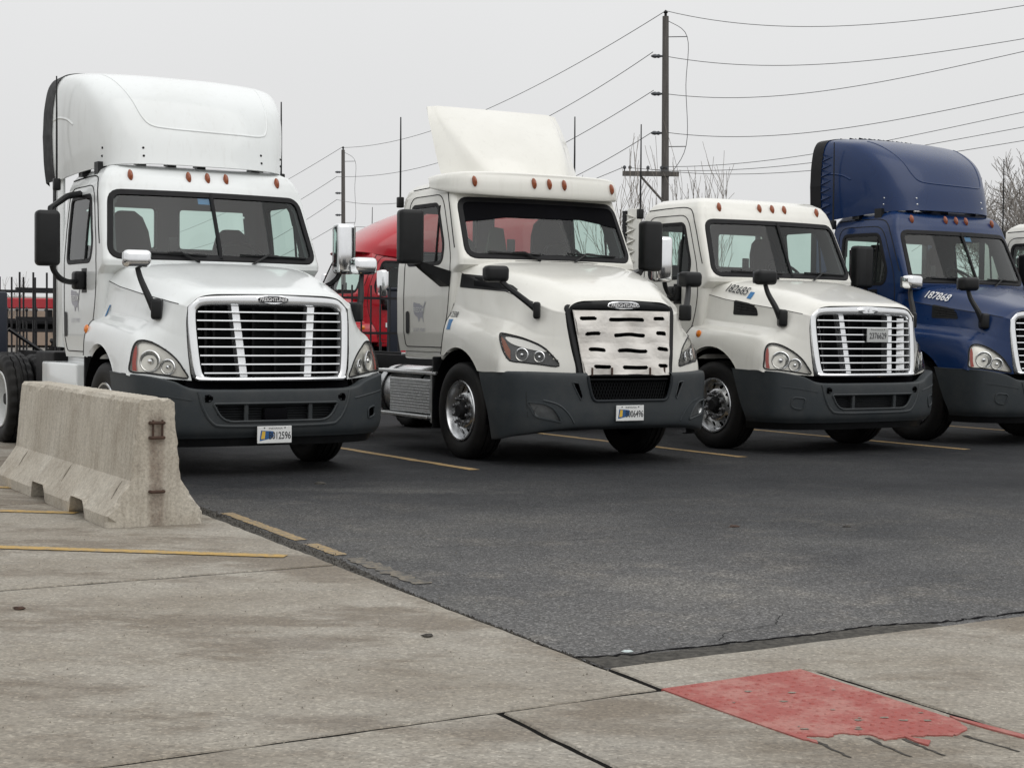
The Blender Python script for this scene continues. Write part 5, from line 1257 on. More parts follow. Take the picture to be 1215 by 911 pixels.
# crumbled strip along the kerb side
def ribbon(pts, w, z, mat, name, parent, n=1, amp=.0, kind=None):
    V = []; F = []; P = [np.array(p[:2]) for p in pts]
    for i, p in enumerate(P):
        t = P[min(i + 1, len(P) - 1)] - P[max(i - 1, 0)]; t = t / (np.linalg.norm(t) + 1e-9); nn = np.array([-t[1], t[0]]); ww = w[i] if hasattr(w, '__len__') else w
        a = p + nn * (ww / 2 + rg.normal(0, amp)); b = p - nn * (ww / 2 + rg.normal(0, amp)); V += [(a[0], a[1], z), (b[0], b[1], z)]
    for i in range(len(P) - 1): F.append((2 * i, 2 * i + 1, 2 * i + 3, 2 * i + 2))
    o = obj(name, (V, F), mat, parent, smooth=False); 
    if kind: tag(o, kind=kind)
    return o
g = G()
for k in range(1500):
    b = rg.uniform(.0, 8.5) ; a = .06 + rg.normal(0, .030)
    a = ea(b) * .5 + rg.normal(0, ea(b) * .32)
    p = AB(a, b); s = rg.uniform(.006, .020); zz = -.002 + rg.uniform(-.004, .006); ang = rg.uniform(0, 3)
    V = [(p[0] + s * math.cos(ang + q * 2.1) * rg.uniform(.6, 1.2), p[1] + s * math.sin(ang + q * 2.1) * rg.uniform(.6, 1.2), zz - .015) for q in range(3)] + [(p[0], p[1], zz + s * .6)]
    g.add(V, [(0, 1, 3), (1, 2, 3), (2, 0, 3)])
for k in range(900):
    a = rg.uniform(.0, 3.2); b = .01 + abs(rg.normal(0, .06)) ; p = AB(a, b); s = rg.uniform(.004, .012); zz = -.012 + rg.uniform(0, .008); ang = rg.uniform(0, 3)
    V = [(p[0] + s * math.cos(ang + q * 2.1), p[1] + s * math.sin(ang + q * 2.1), zz - .015) for q in range(3)] + [(p[0], p[1], zz + s * .6)]
    g.add(V, [(0, 1, 3), (1, 2, 3), (2, 0, 3)])
crum = obj('crumbled_asphalt', g.out(), 'crumble', smooth=False); tag(crum, kind='stuff')
# painted lines (sheets a few mm above what carries them)
def sheet(name, pts, z, mat, parent):
    k = len(pts); return obj(name, ([(p[0], p[1], z) for p in pts], [tuple(range(k))]), mat, parent, smooth=False)
def strip(p, q, w, z, mat, name, parent, n=40, amp=.006):
    p, q = np.array(p), np.array(q); return ribbon([p + (q - p) * i / n for i in range(n + 1)], w, z, mat, name, parent, amp=amp)
for p, q, z in (((-7.2, 10.45), (-1.33, 9.60), .0165), ((-8.5, 12.42), (-3.12, 11.66), .0165), ((-9.5, 14.35), (-4.0, 13.36), .0165)):
    strip(p, q, .118, z, 'yellow', 'yellow_line', pav, n=120, amp=.005)
LAT = np.array([math.cos(.545), math.sin(.545)]); FWD = np.array([math.sin(.545), -math.cos(.545)])
ends = [np.array((-.35, 15.62)), np.array((2.50, 17.52)), np.array((5.33, 18.98)), np.array((8.10, 20.75)), np.array((-3.9, 13.45)), np.array((10.9, 22.6))]
for i, e in enumerate(ends):
    if i == 4: continue
    strip(e, e - FWD * 8.0, .11, .004, 'yellow_dim', 'yellow_line', lot, amp=.008)
def quad_line(b0, b1, a0, a1, mat, z=.004, amp=.004):
    L = [(a0 + rg.normal(0, amp), b0 + (b1 - b0) * i / 24) for i in range(25)]; Rr = [(a1 + rg.normal(0, amp), b0 + (b1 - b0) * i / 24) for i in range(25)]
    V = []; F = []
    for p, q in zip(L, Rr): V += [AB(*p) + (z,), AB(*q) + (z,)]
    for i in range(24): F.append((2 * i, 2 * i + 1, 2 * i + 3, 2 * i + 2))
    return obj('kerb_line', (V, F), mat, lot, smooth=False)
bs = np.linspace(.6, 14, 120); ribv = [AB(.002, b) + (-.002,) for b in bs] + [AB(max(.004, ea(b) + .01), b) + (-.0015,) for b in bs]; nb_ = len(bs)
obj('kerb_fill', (ribv, [(i, i + 1, nb_ + i + 1, nb_ + i) for i in range(nb_ - 1)]), 'broken_asphalt', lot, smooth=False)
q1 = [ab_of(p) for p in ((-2.231, 11.76), (-1.51, 10.31), (-1.404, 10.15), (-1.17, 9.66), (-1.10, 9.52), (-.63, 8.6))]
quad_line(q1[0][1], q1[1][1], .135, .225, 'yellow_old'); quad_line(q1[2][1], q1[3][1], .135, .225, 'yellow_old'); quad_line(q1[4][1], q1[5][1], .14, .25, 'tan_old', amp=.012)
# cracks in the asphalt
def crackline(pts, w, seed):
    r2 = np.random.default_rng(seed); P = resample_open(pts, .035); P = [np.array(p) + r2.normal(0, .010, 2) for p in P]
    ww = [max(.003, w * (.5 + r2.random())) for _ in P]; ww[0] = ww[-1] = .002
    return ribbon(P, ww, .0035, 'dark', 'crack', lot)
def resample_open(pts, step):
    out = []
    for a, b in zip(pts[:-1], pts[1:]):
        a, b = np.array(a), np.array(b); m = max(1, int(np.linalg.norm(b - a) / step)); out += [tuple(a + (b - a) * j / m) for j in range(m)]
    return out + [pts[-1]]
crackline([(.259,6.80),(.407,6.83),(.558,6.90),(.648,6.97),(.829,7.055),(1.019,7.177),(1.165,7.265),(1.31,7.331),(1.413,7.397),(1.547,7.501),(1.683,7.596),(1.837,7.656),(2.065,7.721),(2.3,7.87),(2.7,8.12)], .021, 5)
EDGE = [(.40,6.60),(.62,6.735),(.9,6.905),(1.2,7.09),(1.5,7.28),(1.8,7.465),(2.05,7.615)]; UP = [(.30,6.81),(.558,6.88),(.829,7.04),(1.165,7.25),(1.413,7.38),(1.683,7.58),(2.0,7.69)]
sheet('broken_edge', EDGE + UP[::-1], .0018, 'broken_asphalt', lot)
crackline([(.9,7.12),(1.0,7.40),(1.25,7.62),(1.33,7.9)], .003, 6)
crackline([(-1.1,9.9),(-.6,10.15),(.1,10.35),(.9,10.9)], .003, 8)

# red tactile mat, torn at its near end
RED = [(0.582,6.157),(0.865,6.342),(1.18,6.545),(1.378,6.137),(1.56,5.763),(1.578,5.732),(1.594,5.61),(1.541,5.515),(1.513,5.489),(1.426,5.497),(1.37,5.483),(1.345,5.465),(1.286,5.438),(1.248,5.453),(1.24,5.486),(1.204,5.492),(1.174,5.499),(1.145,5.511),(1.105,5.496),(1.083,5.454),(1.048,5.469),(1.011,5.468),(1.032,5.372),(0.991,5.418),(0.885,5.601),(0.762,5.82)]
mat_t = thing('tactile_mat', 'torn red tactile paving mat on the concrete at the lower right', 'tactile mat', (1.1, 5.9, .012))
def prism(pts, z0, z1, jit=.0):
    P = [(p[0] + rg.normal(0, jit) - 1.1, p[1] + rg.normal(0, jit) - 5.9) for p in pts]; k = len(P)
    bm = bmesh.new(); vs = [bm.verts.new((x, y, z1)) for x, y in P]; f = bm.faces.new(vs); bmesh.ops.triangulate(bm, faces=[f], ngon_method='EAR_CLIP'); bm.verts.index_update()
    V = [tuple(v.co) for v in bm.verts]; F = [tuple(v.index for v in f.verts) for f in bm.faces]; bm.free()
    return V + [(x, y, z0) for x, y in P], F + [(i, (i + 1) % k, k + (i + 1) % k, k + i) for i in range(k)]
rp = []
for i, p in enumerate(RED):
    q = RED[(i + 1) % len(RED)]; rp.append(p)
    if 4 < i < 23: rp += [tuple(np.array(p) * (1 - t) + np.array(q) * t + rg.normal(0, .006, 2)) for t in (.33, .66)]
obj('mat_sheet', prism(rp, -.004, .006), 'redpaint', mat_t, False)
obj('torn_strip', prism([(1.578,5.775),(1.765,5.507),(1.75,5.462),(1.656,5.6),(1.585,5.733)], -.004, .007), 'redpaint', mat_t, False)
obj('torn_scrap', prism([(1.342,5.473),(1.373,5.45),(1.419,5.42),(1.395,5.355),(1.369,5.394)], -.004, .007), 'redpaint', mat_t, False)
g = G(); u = (np.array(RED[2]) - np.array(RED[0])); u /= np.linalg.norm(u); w_ = np.array(RED[4]) - np.array(RED[2]); w_ /= np.linalg.norm(w_)
for i in range(14):
    for j in range(24):
        p = np.array(RED[0]) + u * (.035 + i * .05) + w_ * (.03 + j * .05)
        if not pip([p], offset_poly(rp, -.02))[0] or rg.random() < .12: continue
        r = .012 * rg.uniform(.8, 1.1); hh = .0045 * rg.uniform(.5, 1)
        V = [(p[0] - 1.1 + r * s * math.cos(a), p[1] - 5.9 + r * s * math.sin(a), z) for s, z in ((1, .0055), (.62, .006 + hh)) for a in np.linspace(0, 2 * math.pi, 9)[:-1]]
        g.add(V, [(k, (k + 1) % 8, 8 + (k + 1) % 8, 8 + k) for k in range(8)] + [tuple(range(8, 16))])
d_ = obj('domes', g.out(), 'redpaint', mat_t); tag(d_, kind='stuff')
for k, (p, q) in enumerate((((1.03, 5.40), (1.10, 5.21)), ((1.21, 5.46), (1.30, 5.22)), ((1.33, 5.44), (1.42, 5.24)), ((1.55, 5.50), (1.68, 5.30)))):
    p, q = np.array(p), np.array(q); L = [p + (q - p) * t + rg.normal(0, .003, 2) for t in np.linspace(0, 1, 9)]
    V = []
    for i_, a_ in enumerate(L): V += [(a_[0] - 1.1 - .005, a_[1] - 5.9, .003), (a_[0] - 1.1 + .006 + rg.uniform(0, .006) * (i_ < 3) * 2, a_[1] - 5.9 + .003, .003)]
    obj('adhesive_strip', (V, [(2 * i_, 2 * i_ + 1, 2 * i_ + 3, 2 * i_ + 2) for i_ in range(8)]), 'crumble', mat_t, False)
holes = G()
for k in range(16):
    p = np.array([rg.uniform(1.0, 1.5), rg.uniform(5.5, 5.85)]) if k > 4 else np.array([rg.uniform(.8, 1.3), rg.uniform(5.9, 6.4)])
    if not pip([p], offset_poly(rp, -.04))[0]: continue
    m = 7; r = rg.uniform(.005, .014); V = [(p[0] - 1.1 + r * rg.uniform(.6, 1.3) * math.cos(6.283 * a / m) * 1.5, p[1] - 5.9 + r * rg.uniform(.6, 1.2) * math.sin(6.283 * a / m), .0085) for a in range(m)]; holes.add(V, [tuple(range(m))])
obj('worn_chips', holes.out(), 'rough_concrete', mat_t, False)['kind'] = 'stuff'

# small litter
def litter(x, y, s, mat, label, cat, z=.0):
    r2 = np.random.default_rng(int(abs(x * 1000) + abs(y * 77))); n = 9; V = []; F = []
    for k, (sc, zz) in enumerate(((1, 0), (1.05, .3), (.6, .62))):
        for i in range(n): a = 6.283 * i / n; V.append((s * sc * math.cos(a) * r2.uniform(.6, 1.3) * 1.5, s * sc * math.sin(a) * r2.uniform(.5, 1), zz * s * r2.uniform(.7, 1.2)))
    for k in range(2):
        for i in range(n): F.append((k * n + i, k * n + (i + 1) % n, (k + 1) * n + (i + 1) % n, (k + 1) * n + i))
    F.append(tuple(2 * n + i for i in range(n)))
    o = obj('debris', (V, F), mat, None, False, loc=(x, y, z)); return tag(o, label, cat)
litter(-.364, 7.175, .018, 'crumble', 'small dark lump on the concrete slab left of the asphalt corner', 'debris', .012)
litter(-1.656, 14.1, .03, 'crumble', 'dark lump on asphalt below the nearest truck bumper', 'debris')
litter(.505, 6.93, .016, 'paper', 'pale scrap on asphalt near the corner crack', 'debris')
litter(1.562, 11.36, .025, 'rust', 'brown leaf scrap lying on open asphalt below the canvas-covered truck', 'debris')
litter(2.374, 11.43, .02, 'crumble', 'small dark stone on open asphalt toward the right', 'debris')
litter(-2.35, 7.75, .02, 'rust', 'dark rusty crumb on the left concrete slab below the yellow lines', 'debris', .012)
g = G()
for k in range(700):
    y = rg.uniform(5.1, 12) ; x = rg.uniform(-.32, .32) * y; a, b = ab_of((x, y)); z = .0 if (a > .12 and b > .03) else .0115
    s = rg.uniform(.002, .006); V = [(x + s * math.cos(q * 2.1 + k), y + s * math.sin(q * 2.1 + k), z - .002) for q in range(3)] + [(x, y, z + s)]; g.add(V, [(0, 1, 3), (1, 2, 3), (2, 0, 3)])
grit = obj('grit', g.out(), 'rough_concrete', None, False); tag(grit, kind='stuff')

# ------------------------------------------------------------------ concrete barrier
def barrier():
    prof = [(.335,0),(.338,.078),(.172,.312),(.125,.835),(.105,.86)]
    half = prof; full = [(w, z) for w, z in half] + [(-w, z) for w, z in half[::-1]]
    L = 3.45; nl = 130; nz_ = 6; r2 = np.random.default_rng(4)
    pts = []
    for (a, b) in zip(full[:-1], full[1:]):
        m = max(1, int(math.dist(a, b) / .035)); pts += [(a[0] + (b[0] - a[0]) * j / m, a[1] + (b[1] - a[1]) * j / m) for j in range(m)]
    pts.append(full[-1]); k = len(pts); V = []; F = []
    slots = ((.64, .96), (1.80, 2.14))
    for i in range(nl + 1):
        y = L * i / nl
        for j, (w, z) in enumerate(pts):
            dx = r2.normal(0, .0006); dz = r2.normal(0, .0006); ww, zz = w, z
            if z > .80: dz -= max(0, r2.normal(-.004, .010)) ; dx -= math.copysign(max(0, r2.normal(-.004, .009)), w)
            for s0, s1 in slots:
                if s0 - .06 < y < s1 + .06 and zz < .13:
                    t = min(1, (y - s0 + .06) / .06, (s1 + .06 - y) / .06); zz = zz + (.13 - zz) * max(0, t) * (1 if z < .12 else .8)
            if i == 0: dx -= math.copysign(.008 * abs(r2.normal()), w)
            if (i < 2) and z < .22: ww *= 1 - .05 * (2 - i) * r2.random() * 1.6
            V.append((ww + dx, y + (r2.normal(0, .002) if i in (0, nl) else 0), max(zz + dz, 0)))
    for i in range(nl):
        for j in range(k - 1): F.append((i * k + j, i * k + j + 1, (i + 1) * k + j + 1, (i + 1) * k + j))
        F.append((i * k + k - 1, i * k, (i + 1) * k, (i + 1) * k + k - 1))
    F.append(tuple(range(k))); F.append(tuple(nl * k + j for j in range(k - 1, -1, -1)))
    return V, F
bn = np.array([-2.40, 10.98]); bax = np.array([-.49, .872]); bax /= np.linalg.norm(bax)
bar = thing('concrete_barrier', 'stained pale concrete road barrier standing on the pavement at left', 'barrier', (bn[0], bn[1], .012), math.atan2(-bax[0], bax[1]))
obj('barrier_body', barrier(), 'barrier', bar, True, sharp=13)
for z in (.60, .70, .235):
    obj('steel_loop', tube(crs([(-.045, .03, z), (-.045, -.018, z), (-.035, -.030, z), (.035, -.030, z), (.045, -.018, z), (.045, .03, z)], 4), .0115, 7), 'rust', bar)
for x in (-.030, .034): obj('loop_bar', tube([(x, -.020, .59), (x, -.022, .72)], .0075, 6), 'rust', bar)
for k, y in enumerate((.16, 1.52, 2.95)):
    obj('cast_groove', tube([(-.180, y + .02, .296), (-.215, y + .01, .247), (-.262, y - .01, .178)], [.006, .010, .007], 6), 'rough_concrete', bar, False)

# ------------------------------------------------------------------ iron fence and gate behind the trucks
FD = np.array([math.cos(.52), math.sin(.52)])
def fence(name, label, p0, n, sp, h, mat, cat, finial, posts, group=None, rails=(.25, 1.55, 1.85)):
    f = thing(name, label, cat, (p0[0], p0[1], 0), math.atan2(FD[1], FD[0]), group)
    def picket():
        g = G(); g.box(-.011, .011, -.011, .011, .05, h - (.08 if finial else 0))
        if finial: g.add(*lathe([(0, h - .10), (.022, h - .08), (.026, h - .06), (.012, h - .03), (0, h)], 8, 'z'))
        return g.out()
    me = mesh_of('picket', *picket(), mat, False)
    for k in range(n): link('picket', me, f, None, (k * sp, 0, 0))
    L = (n - 1) * sp
    for z in rails: obj('rail', (lambda g: (g.box(-.05, L + .05, -.022, .022, z - .02, z + .02), g.out())[1])(G()), mat, f, False)
    for x in posts: obj('post', (lambda g: (g.box(x - .06, x + .06, -.06, .06, 0, h + .06), g.add(*lathe([(.085, h + .06), (.085, h + .09), (.0, h + .13)], 4, 'z')) if False else None, g.box(x - .075, x + .075, -.075, .075, h + .05, h + .09), g.out())[3])(G()), mat, f, False)
    return f
gp = np.array([-6.42, 21.2])
gate = fence('iron_gate', 'black iron gate with diagonal brace behind the rear wheels at left', gp, 12, .175, 2.02, 'iron', 'gate', False, (), rails=(.25, 1.42, 1.80))
obj('brace', tube([(-.15, -.03, 1.28), (1.10, -.03, .42)], .026, 5), 'iron', gate)
obj('gate_column', rbox(-.62, -.20, -.22, .10, 0, 1.76, .03, 2), 'navy', gate)
fence('iron_fence', 'black iron picket fence running behind the two nearest trucks', np.array([-8.6, 22.0]), 60, .163, 2.0, 'iron', 'fence', False, (0, 3.2, 5.62, 8.2), rails=(.25, 1.25, 1.80))
fence('iron_fence', 'short finial-topped black fence seen through the gate at left', np.array([-9.6, 24.5]), 34, .15, 1.62, 'iron', 'fence', True, (), rails=(.3, 1.40))
pc = thing('navy_post', 'dark navy bollard post before the red truck, behind the fence', 'post', (-1.98, 27.2, 0)); obj('post_shaft', rbox(-.11, .11, -.11, .11, 0, 1.95, .02, 2), 'navy', pc); obj('post_cap', rbox(-.13, .13, -.13, .13, 1.95, 2.0, .015, 1), 'navy', pc)

# ------------------------------------------------------------------ red sleeper truck beyond the fence
rt = truck_A('red sleeper truck facing left beyond the iron fence', (-4.85, 32.2, 0), R_(-63), 'red', None, hm=('chrome', 'chrome'), sm=('chrome', 'chrome'), badge_style='plain', vent=True, pockets=False, upper=False)
def sleeper():
    rows = []
    for y, xs, zt in ((2.78, 1.13, 2.95), (3.2, 1.17, 3.3), (5.9, 1.19, 3.6)):
        rows.append([(x, y, z) for x, z in ((xs, 1.0), (xs, 1.7), (xs * .995, 2.4), (xs * .96, zt - .25), (xs * .8, zt - .04), (0, zt), (-xs * .8, zt - .04), (-xs * .96, zt - .25), (-xs * .995, 2.4), (-xs, 1.7), (-xs, 1.0))])
    A = net(rows, 6, 5); V, F = gridmesh(A); k = A.shape[1]; F.append(tuple((A.shape[0] - 1) * k + j for j in range(k))); return V, F
part(rt, 'slp', 'sleeper_box', sleeper, 'red')
def hiroof():
    rows = [[(0,1.50,2.84),(.6,1.54,2.83),(.96,1.72,2.80),(1.08,2.1,2.74),(1.13,3.2,2.66),(1.17,6.0,2.6)],
            [(0,1.75,3.10),(.6,1.79,3.08),(.98,1.93,3.02),(1.10,2.25,2.94),(1.16,3.3,2.88),(1.19,6.0,2.85)],
            [(0,2.25,3.42),(.6,2.30,3.39),(.96,2.42,3.30),(1.07,2.62,3.20),(1.15,3.5,3.15),(1.18,6.0,3.2)],
            [(0,3.0,3.72),(.6,3.02,3.68),(.90,3.08,3.56),(1.0,3.2,3.45),(1.10,3.8,3.42),(1.15,6.0,3.5)],
            [(0,3.9,3.92),(.6,3.9,3.88),(.86,3.92,3.76),(.95,3.95,3.68),(1.04,4.2,3.66),(1.08,6.0,3.72)],
            [(0,6.0,4.0),(.6,6.0,3.96),(.84,6.0,3.85),(.92,6.0,3.80),(.98,6.0,3.78),(1.0,6.0,3.78)]]
    return solidify(*gridmesh(sym_net(rows, 6, 6)), .02)
hr = part(rt, 'hir', 'high_roof', hiroof, 'red')
for s in (1, -1):
    part(rt, 'slw%d' % s, 'sleeper_window', lambda: rbox(min(s * 1.15, s * 1.19), max(s * 1.15, s * 1.19), 3.05, 3.65, 1.95, 2.5, .015, 2), 'lampdark')
    part(rt, 'rmk%d' % s, 'roof_lamp', lambda: xf(lathe([(0, -.03), (.10, -.01), (.11, .01), (0, .03)], 12, 'x'), Matrix.Translation((s * 1.09, 2.35, 2.86))), 'chrome', hr)
    part(rt, 'skt%d' % s, 'side_skirt', lambda: rbox(min(s * 1.08, s * 1.2), max(s * 1.08, s * 1.2), 2.1, 6.0, .35, 1.02, .03, 2), 'red')
    part(rt, 'skl%d' % s, 'reflective_tape', lambda: (lambda g: ([g.box(min(s * 1.14, s * 1.146), max(s * 1.14, s * 1.146), y, y + .26, 1.33, 1.42) for y in (2.05, 3.0)], g.out())[1])(G()), 'whiteink')
rt['category'] = 'truck'
part(rt, 'stk', 'exhaust_stack', lambda: both(*tube([(1.0, 6.2, .9), (1.0, 6.2, 3.4)], .07, 12)), 'chrome')

# ------------------------------------------------------------------ far left: flatbed trailer, low building
tr = thing('flatbed_trailer', 'parked flatbed trailer with red side rail seen through the left gate', 'trailer', (-13.2, 38, 0), .2)
obj('deck', rbox(-5, 5, -1.2, 1.2, 1.30, 1.42, .02, 1), 'chassis', tr); obj('side_rail', rbox(-5, 5, -1.26, -1.2, 1.66, 1.90, .02, 1), 'red', tr); obj('headboard', rbox(-1.1, -.2, -1.24, -1.12, 1.62, 2.06, .02, 1), 'white_grey', tr)
obj('support', (lambda g: (g.box(-4, 4, -.4, .4, 1.12, 1.3), [g.box(x - .06, x + .06, -1.22, -1.16, 1.40, 1.64) for x in np.linspace(-4.8, 4.8, 9)], g.out())[2])(G()), 'chassis', tr)
for x in (-3.4, 2.8, 3.9):
    for y in (-.95, .95): o = link('wheel', CACHE['tyre'], tr, 'tyre', (x, y, .5)); o.rotation_euler = (0, 0, R_(90))
bd = thing('warehouse', 'long low tan warehouse with a pale upper wall far behind the left gate', 'building', (-34, 92, 0), .25)
MAT['tan'] = plain('tan_block_wall', (0.30, 0.23, 0.18), 0.9, 0, 0.2, .8); MAT['palewall'] = plain('pale_metal_wall', (0.56, 0.54, 0.52), 0.7, 0, 0.08, .5)
obj('lower_wall', rbox(-26, 18, -4, 4, 0, 1.9, .03, 1), 'tan', bd); obj('upper_wall', rbox(-25.9, 17.9, -3.9, 3.9, 1.9, 2.6, .03, 1), 'palewall', bd); obj('roof', rbox(-26.4, 18.4, -4.4, 4.4, 2.6, 2.72, .04, 1), 'palewall', bd)
wm = None
for k in range(9):
    fr = obj('window', rbox(-23 + k * 4.4, -21.6 + k * 4.4, -4.06, -3.95, .7, 1.6, .02, 1), 'palewall', bd) if wm is None else link('window', wm, bd, None, (k * 4.4, 0, 0)); wm = wm or fr.data
    if k == 0: pm = mesh_of('pane', *rbox(-22.92, -21.68, -4.08, -4.04, .78, 1.52, .01, 1), 'lampdark')
    link('pane', pm, fr)

# ------------------------------------------------------------------ utility poles and wires
PD = np.array([-11.2 - 5.5, 107 - 60.]); PD /= np.linalg.norm(PD)
def utility_pole(label, x, y, h, crossarm, lean):
    t = thing('utility_pole', label, 'utility pole', (x, y, 0)); top = (lean, 0, h)
    obj('shaft', tube([(0, 0, 0), (lean * .4, 0, h * .4), top], [.17, .145, .115], 12), 'wood', t)
    obj('pole_top_insulator', lathe([(0, h - .05), (.05, h), (.05, h + .1), (.09, h + .14), (.05, h + .2), (0, h + .24)], 10, 'z'), 'chassis', t, loc=(lean, 0, 0))
    for k, z in enumerate((h - 1.45, h - 2.82, h - 4.25)):
        xx = lean * z / h; obj('insulator', xf(lathe([(.03, 0), (.05, -.1), (.08, -.14), (.06, -.22), (.08, -.28), (.06, -.36), (.03, -.42), (0, -.44)], 10, 'x'), Matrix.Translation((xx - .10, 0, z))), 'lampdark', t)
    g = G(); xx = lean
    for z in (h - .75, h - 4.75): g.add(*tube([(xx, 0, z), (xx + .80, 0, z + .02)], .018, 5))
    obj('standoff_arm', g.out(), 'wire', t)
    obj('down_lead', tube(crs([(xx, 0, h - .1), (xx + .8, 0, h - .73), (xx + .78, .02, h - 2.5), (xx + .82, 0, h - 4.7), (xx + .1, 0, h - 6.0)], 6), .012, 4), 'wire', t)
    if crossarm:
        z = h - 5.75; A = Matrix.Rotation(.0, 4, 'Z')
        obj('crossarm', rbox(-1.65, .42, -.17, -.05, z - .09, z + .09, .01, 1), 'wood', t)
        obj('arm_brace', tube([(-1.0, -.11, z - .08), (-.02, -.12, z - 1.15)], .045, 5), 'wood', t)
        for px in (-1.58, -1.38, -.72, -.22, -.05): obj('pin_insulator', lathe([(0, z + .08), (.025, z + .10), (.025, z + .16), (.06, z + .18), (.065, z + .25), (.03, z + .29), (0, z + .30)], 8, 'z'), 'lampdark', t, loc=(px, -.11, 0))
    return t
utility_pole('tall wooden utility pole with a crossarm standing behind the low-roof truck', 5.62, 60, 12.75, True, -.14)
utility_pole('thinner far utility pole between the two nearest trucks', -11.1, 107, 12.75, False, -.12)
utility_pole('utility pole beyond the right edge of the view', 30, 50, 12.9, False, 0)
RW = {'w1': [(5.48,60,12.95),(7.544,59.166,12.334),(9.543,58.35,12.056),(11.484,57.557,11.992),(13.105,56.896,12.034),(14.946,56.144,12.201),(17.116,55.259,12.451),(23,52.9,12.9),(30,50,13.0)],
 'w2': [(5.5,60,11.30),(7.565,59.157,10.912),(9.845,58.227,10.713),(12.05,57.327,10.755),(14.708,56.242,10.982),(17.141,55.249,11.208),(30,50,11.5)],
 'w3': [(5.52,59.99,9.93),(7.582,59.15,9.73),(10.418,57.992,9.717),(13.139,56.882,10.055),(15.239,56.025,10.436),(17.148,55.246,10.812),(30,50,10.9)],
 'w4': [(5.55,59.958,8.52),(7.602,59.142,8.35),(10.441,57.983,8.319),(13.164,56.872,8.626),(15.265,56.014,9.0),(17.176,55.234,9.398),(30,50,9.6)],
 'w5': [(5.4,59.878,7.263),(8.766,58.667,7.358),(10.37,58.012,7.548),(13.176,56.867,7.954),(15.018,56.115,8.321),(17.188,55.229,8.775),(30,50,9.0)],
 'w6': [(4.24,60,7.22),(5.861,59.853,7.108),(10.375,58.01,7.22),(14.374,56.378,7.709),(17.198,55.225,8.265),(30,50,8.6)],
 'w7': [(4.9,60,7.18),(5.713,59.913,7.05),(10.379,58.009,6.981),(14.903,56.162,7.432),(17.207,55.222,7.811),(30,50,8.0)]}
LW = {'l1': [(5.48,60,12.95),(3.043,66.914,12.375),(-1.389,79.388,11.85),(-4.694,88.69,11.814),(-11.3,107.2,12.92)],
 'l2': [(5.06,60.3,11.50),(3.061,66.863,10.724),(1.716,70.649,10.368),(-2.117,81.436,9.898),(-5.67,91.435,9.968),(-11.6,106.9,11.0)],
 'l3': [(5.1,60.3,10.096),(3.077,66.818,9.245),(1.108,72.362,8.722),(-3.032,84.012,8.215),(-6.834,94.714,8.317),(-11.6,106.9,9.5)],
 'l4': [(5.12,60.3,8.6),(3.598,65.352,7.838),(1.124,72.314,7.156),(-3.017,83.969,6.742),(-11.6,106.9,7.8)],
 'l5': [(4.04,60.1,7.26),(3.101,66.752,6.98),(-0.378,76.542,6.294),(-11.172,106.92,6.032)]}
FW = {'f1': [(-11.3,107.2,12.95),(-16.488,121.908,12.292),(-21.973,137.371,11.801),(-39.518,186.833,11.213)], 'f2': [(-11.6,106.9,11.0),(-14.999,117.711,10.292),(-21.952,137.31,9.393),(-39.503,186.792,9.285)],
 'f3': [(-11.6,106.9,9.5),(-14.516,116.347,8.635),(-21.934,137.261,7.409),(-39.485,186.741,6.874)], 'f4': [(-11.6,106.9,7.8),(-13.953,114.76,7.062),(-21.92,137.221,5.85),(-39.474,186.71,5.427)]}
def sag(P):                                      # least-squares cubic through the points in the wire's own vertical plane
    P = np.array(P); d = P[-1, :2] - P[0, :2]; L = np.linalg.norm(d); d = d / L; s_ = (P[:, :2] - P[0, :2]) @ d
    wt = np.ones(len(P)); wt[0] = 60; wt[-1] = 20; c = np.polyfit(s_, P[:, 2], 3 if len(P) > 4 else 2, w=wt); q = np.linspace(0, L, 60)
    return np.stack([P[0, 0] + d[0] * q, P[0, 1] + d[1] * q, np.polyval(c, q)], 1)
lev = {'1': 'topmost', '2': 'second', '3': 'third', '4': 'fourth', '5': 'fifth', '6': 'sixth', '7': 'lowest'}
for d, where, r in ((RW, 'sagging from the near pole to the upper right edge', .0125), (LW, 'running from the near pole back to the far pole', .014), (FW, 'leaving the far pole down behind the nearest truck', .016)):
    for k, P in d.items():
        o = obj('overhead_wire', tube(sag(P), r if k not in ('w5', 'w6', 'w7', 'l5') else r * .9, 5), 'wire'); w = lev[k[1]] if k != 'l5' and k != 'f4' else 'lowest'
        tag(o, '%s overhead wire %s' % (w, where), 'wire', 'overhead wires')

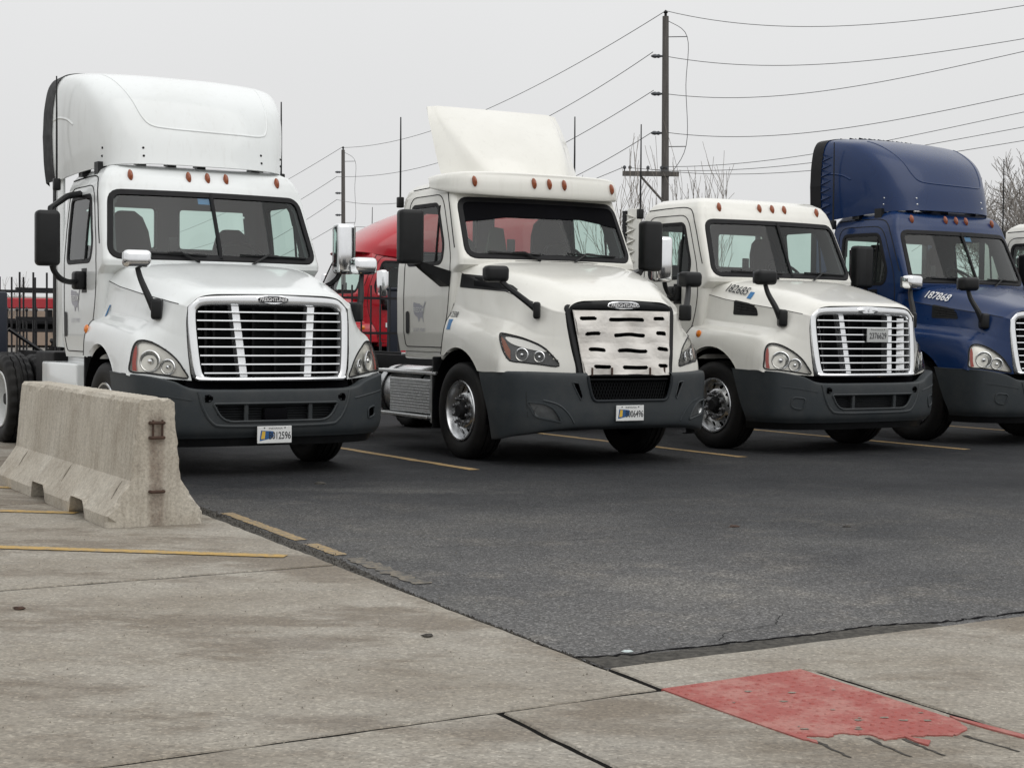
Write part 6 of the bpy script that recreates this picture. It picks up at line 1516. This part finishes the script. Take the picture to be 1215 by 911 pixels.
# ------------------------------------------------------------------ bare trees
def branch(g, p, d, L, r, depth, rnd, up=.15, spread=.55, wig=.12, minr=.006, child=(2, 4)):
    pts = [p.copy()]; rad_ = [r]; m = 5; q = p.copy(); dd = d.copy()
    for i in range(m):
        dd = (dd + Vector((rnd.gauss(0, wig), rnd.gauss(0, wig), rnd.gauss(0, wig) + up * .2))).normalized(); q = q + dd * (L / m); pts.append(q.copy()); rad_.append(max(minr, r * (1 - .55 * (i + 1) / m)))
    g.add(*tube(pts, rad_, 7 if r > .05 else (4 if r > .015 else 3), caps=False))
    if depth <= 0: return
    for k in range(rnd.randint(*child)):
        i = rnd.randint(2, m); ax = Vector((rnd.gauss(0, 1), rnd.gauss(0, 1), rnd.gauss(0, .6))).normalized()
        nd = (dd + ax * spread * rnd.uniform(.7, 1.4) + Vector((0, 0, up))).normalized()
        branch(g, pts[i], nd, L * rnd.uniform(.55, .82), max(minr, rad_[i] * .72), depth - 1, rnd, up, spread, wig, minr, child)
def bare_tree(label, x, y, h, seed, stems, mat, spread=.62, depth=5, minr=.006, lean=(0, 0), child=(2, 4), r=.16, group=None):
    t = thing('bare_tree', label, 'tree', (x, y, 0), 0, group); rnd = random.Random(seed); tk = G(); cr2 = G()
    if stems == 1:
        hh = h * .26; tk.add(*tube([(0, 0, 0), (.03, .02, hh * .5), (.0, .05, hh)], [r * 1.25, r, r * .85], 10)); base = [Vector((0, .05, hh))] * 7
    else:
        tk.add(*tube([(0, 0, 0), (0, 0, .4)], [r * 1.6, r], 8)); base = [Vector((rnd.gauss(0, .25), rnd.gauss(0, .25), .3)) for _ in range(stems)]
    for k, b in enumerate(base):
        a = 6.283 * k / len(base) + rnd.uniform(-.4, .4); out = rnd.uniform(.25, 1.0) if stems == 1 else rnd.uniform(.05, .42)
        d = Vector((math.cos(a) * out + lean[0], math.sin(a) * out + lean[1], 1)).normalized()
        branch(cr2, b, d, h * (.30 if stems == 1 else .62), r * (.55 if stems == 1 else .3), depth, rnd, .18 if stems == 1 else .35, spread, .10, minr, child)
    obj('trunk', tk.out(), mat, t); obj('crown', cr2.out(), mat, t, smooth=False); return t
bare_tree('bare branching tree at the right edge behind the blue truck', 13.7, 45, 6.0, 21, 1, 'bark', .75, 5, .0062, (-.22, 0), (3, 4), .15)
bare_tree('bare bush tree half cut off by the right edge of the view', 17.2, 50, 6.6, 5, 1, 'bark', .7, 5, .007, (-.1, 0), (3, 4), .16)
bare_tree('bare shrub of thin whips left of the tall utility pole', 3.6, 54, 5.0, 31, 14, 'bark2', .34, 3, .0075, (0, 0), (1, 3), .07)
bare_tree('bare shrub of thin upright whips right of the tall utility pole', 6.2, 55, 5.0, 12, 14, 'bark2', .32, 3, .0075, (.1, 0), (1, 3), .07)
bare_tree('bare scrub tree seen through the iron gate at far left', -19.5, 64, 1.9, 9, 5, 'bark2', .5, 3, .006, (0, 0), (2, 4), .05)
for o in SC.objects:
    if 'paint' in o: del o['paint']
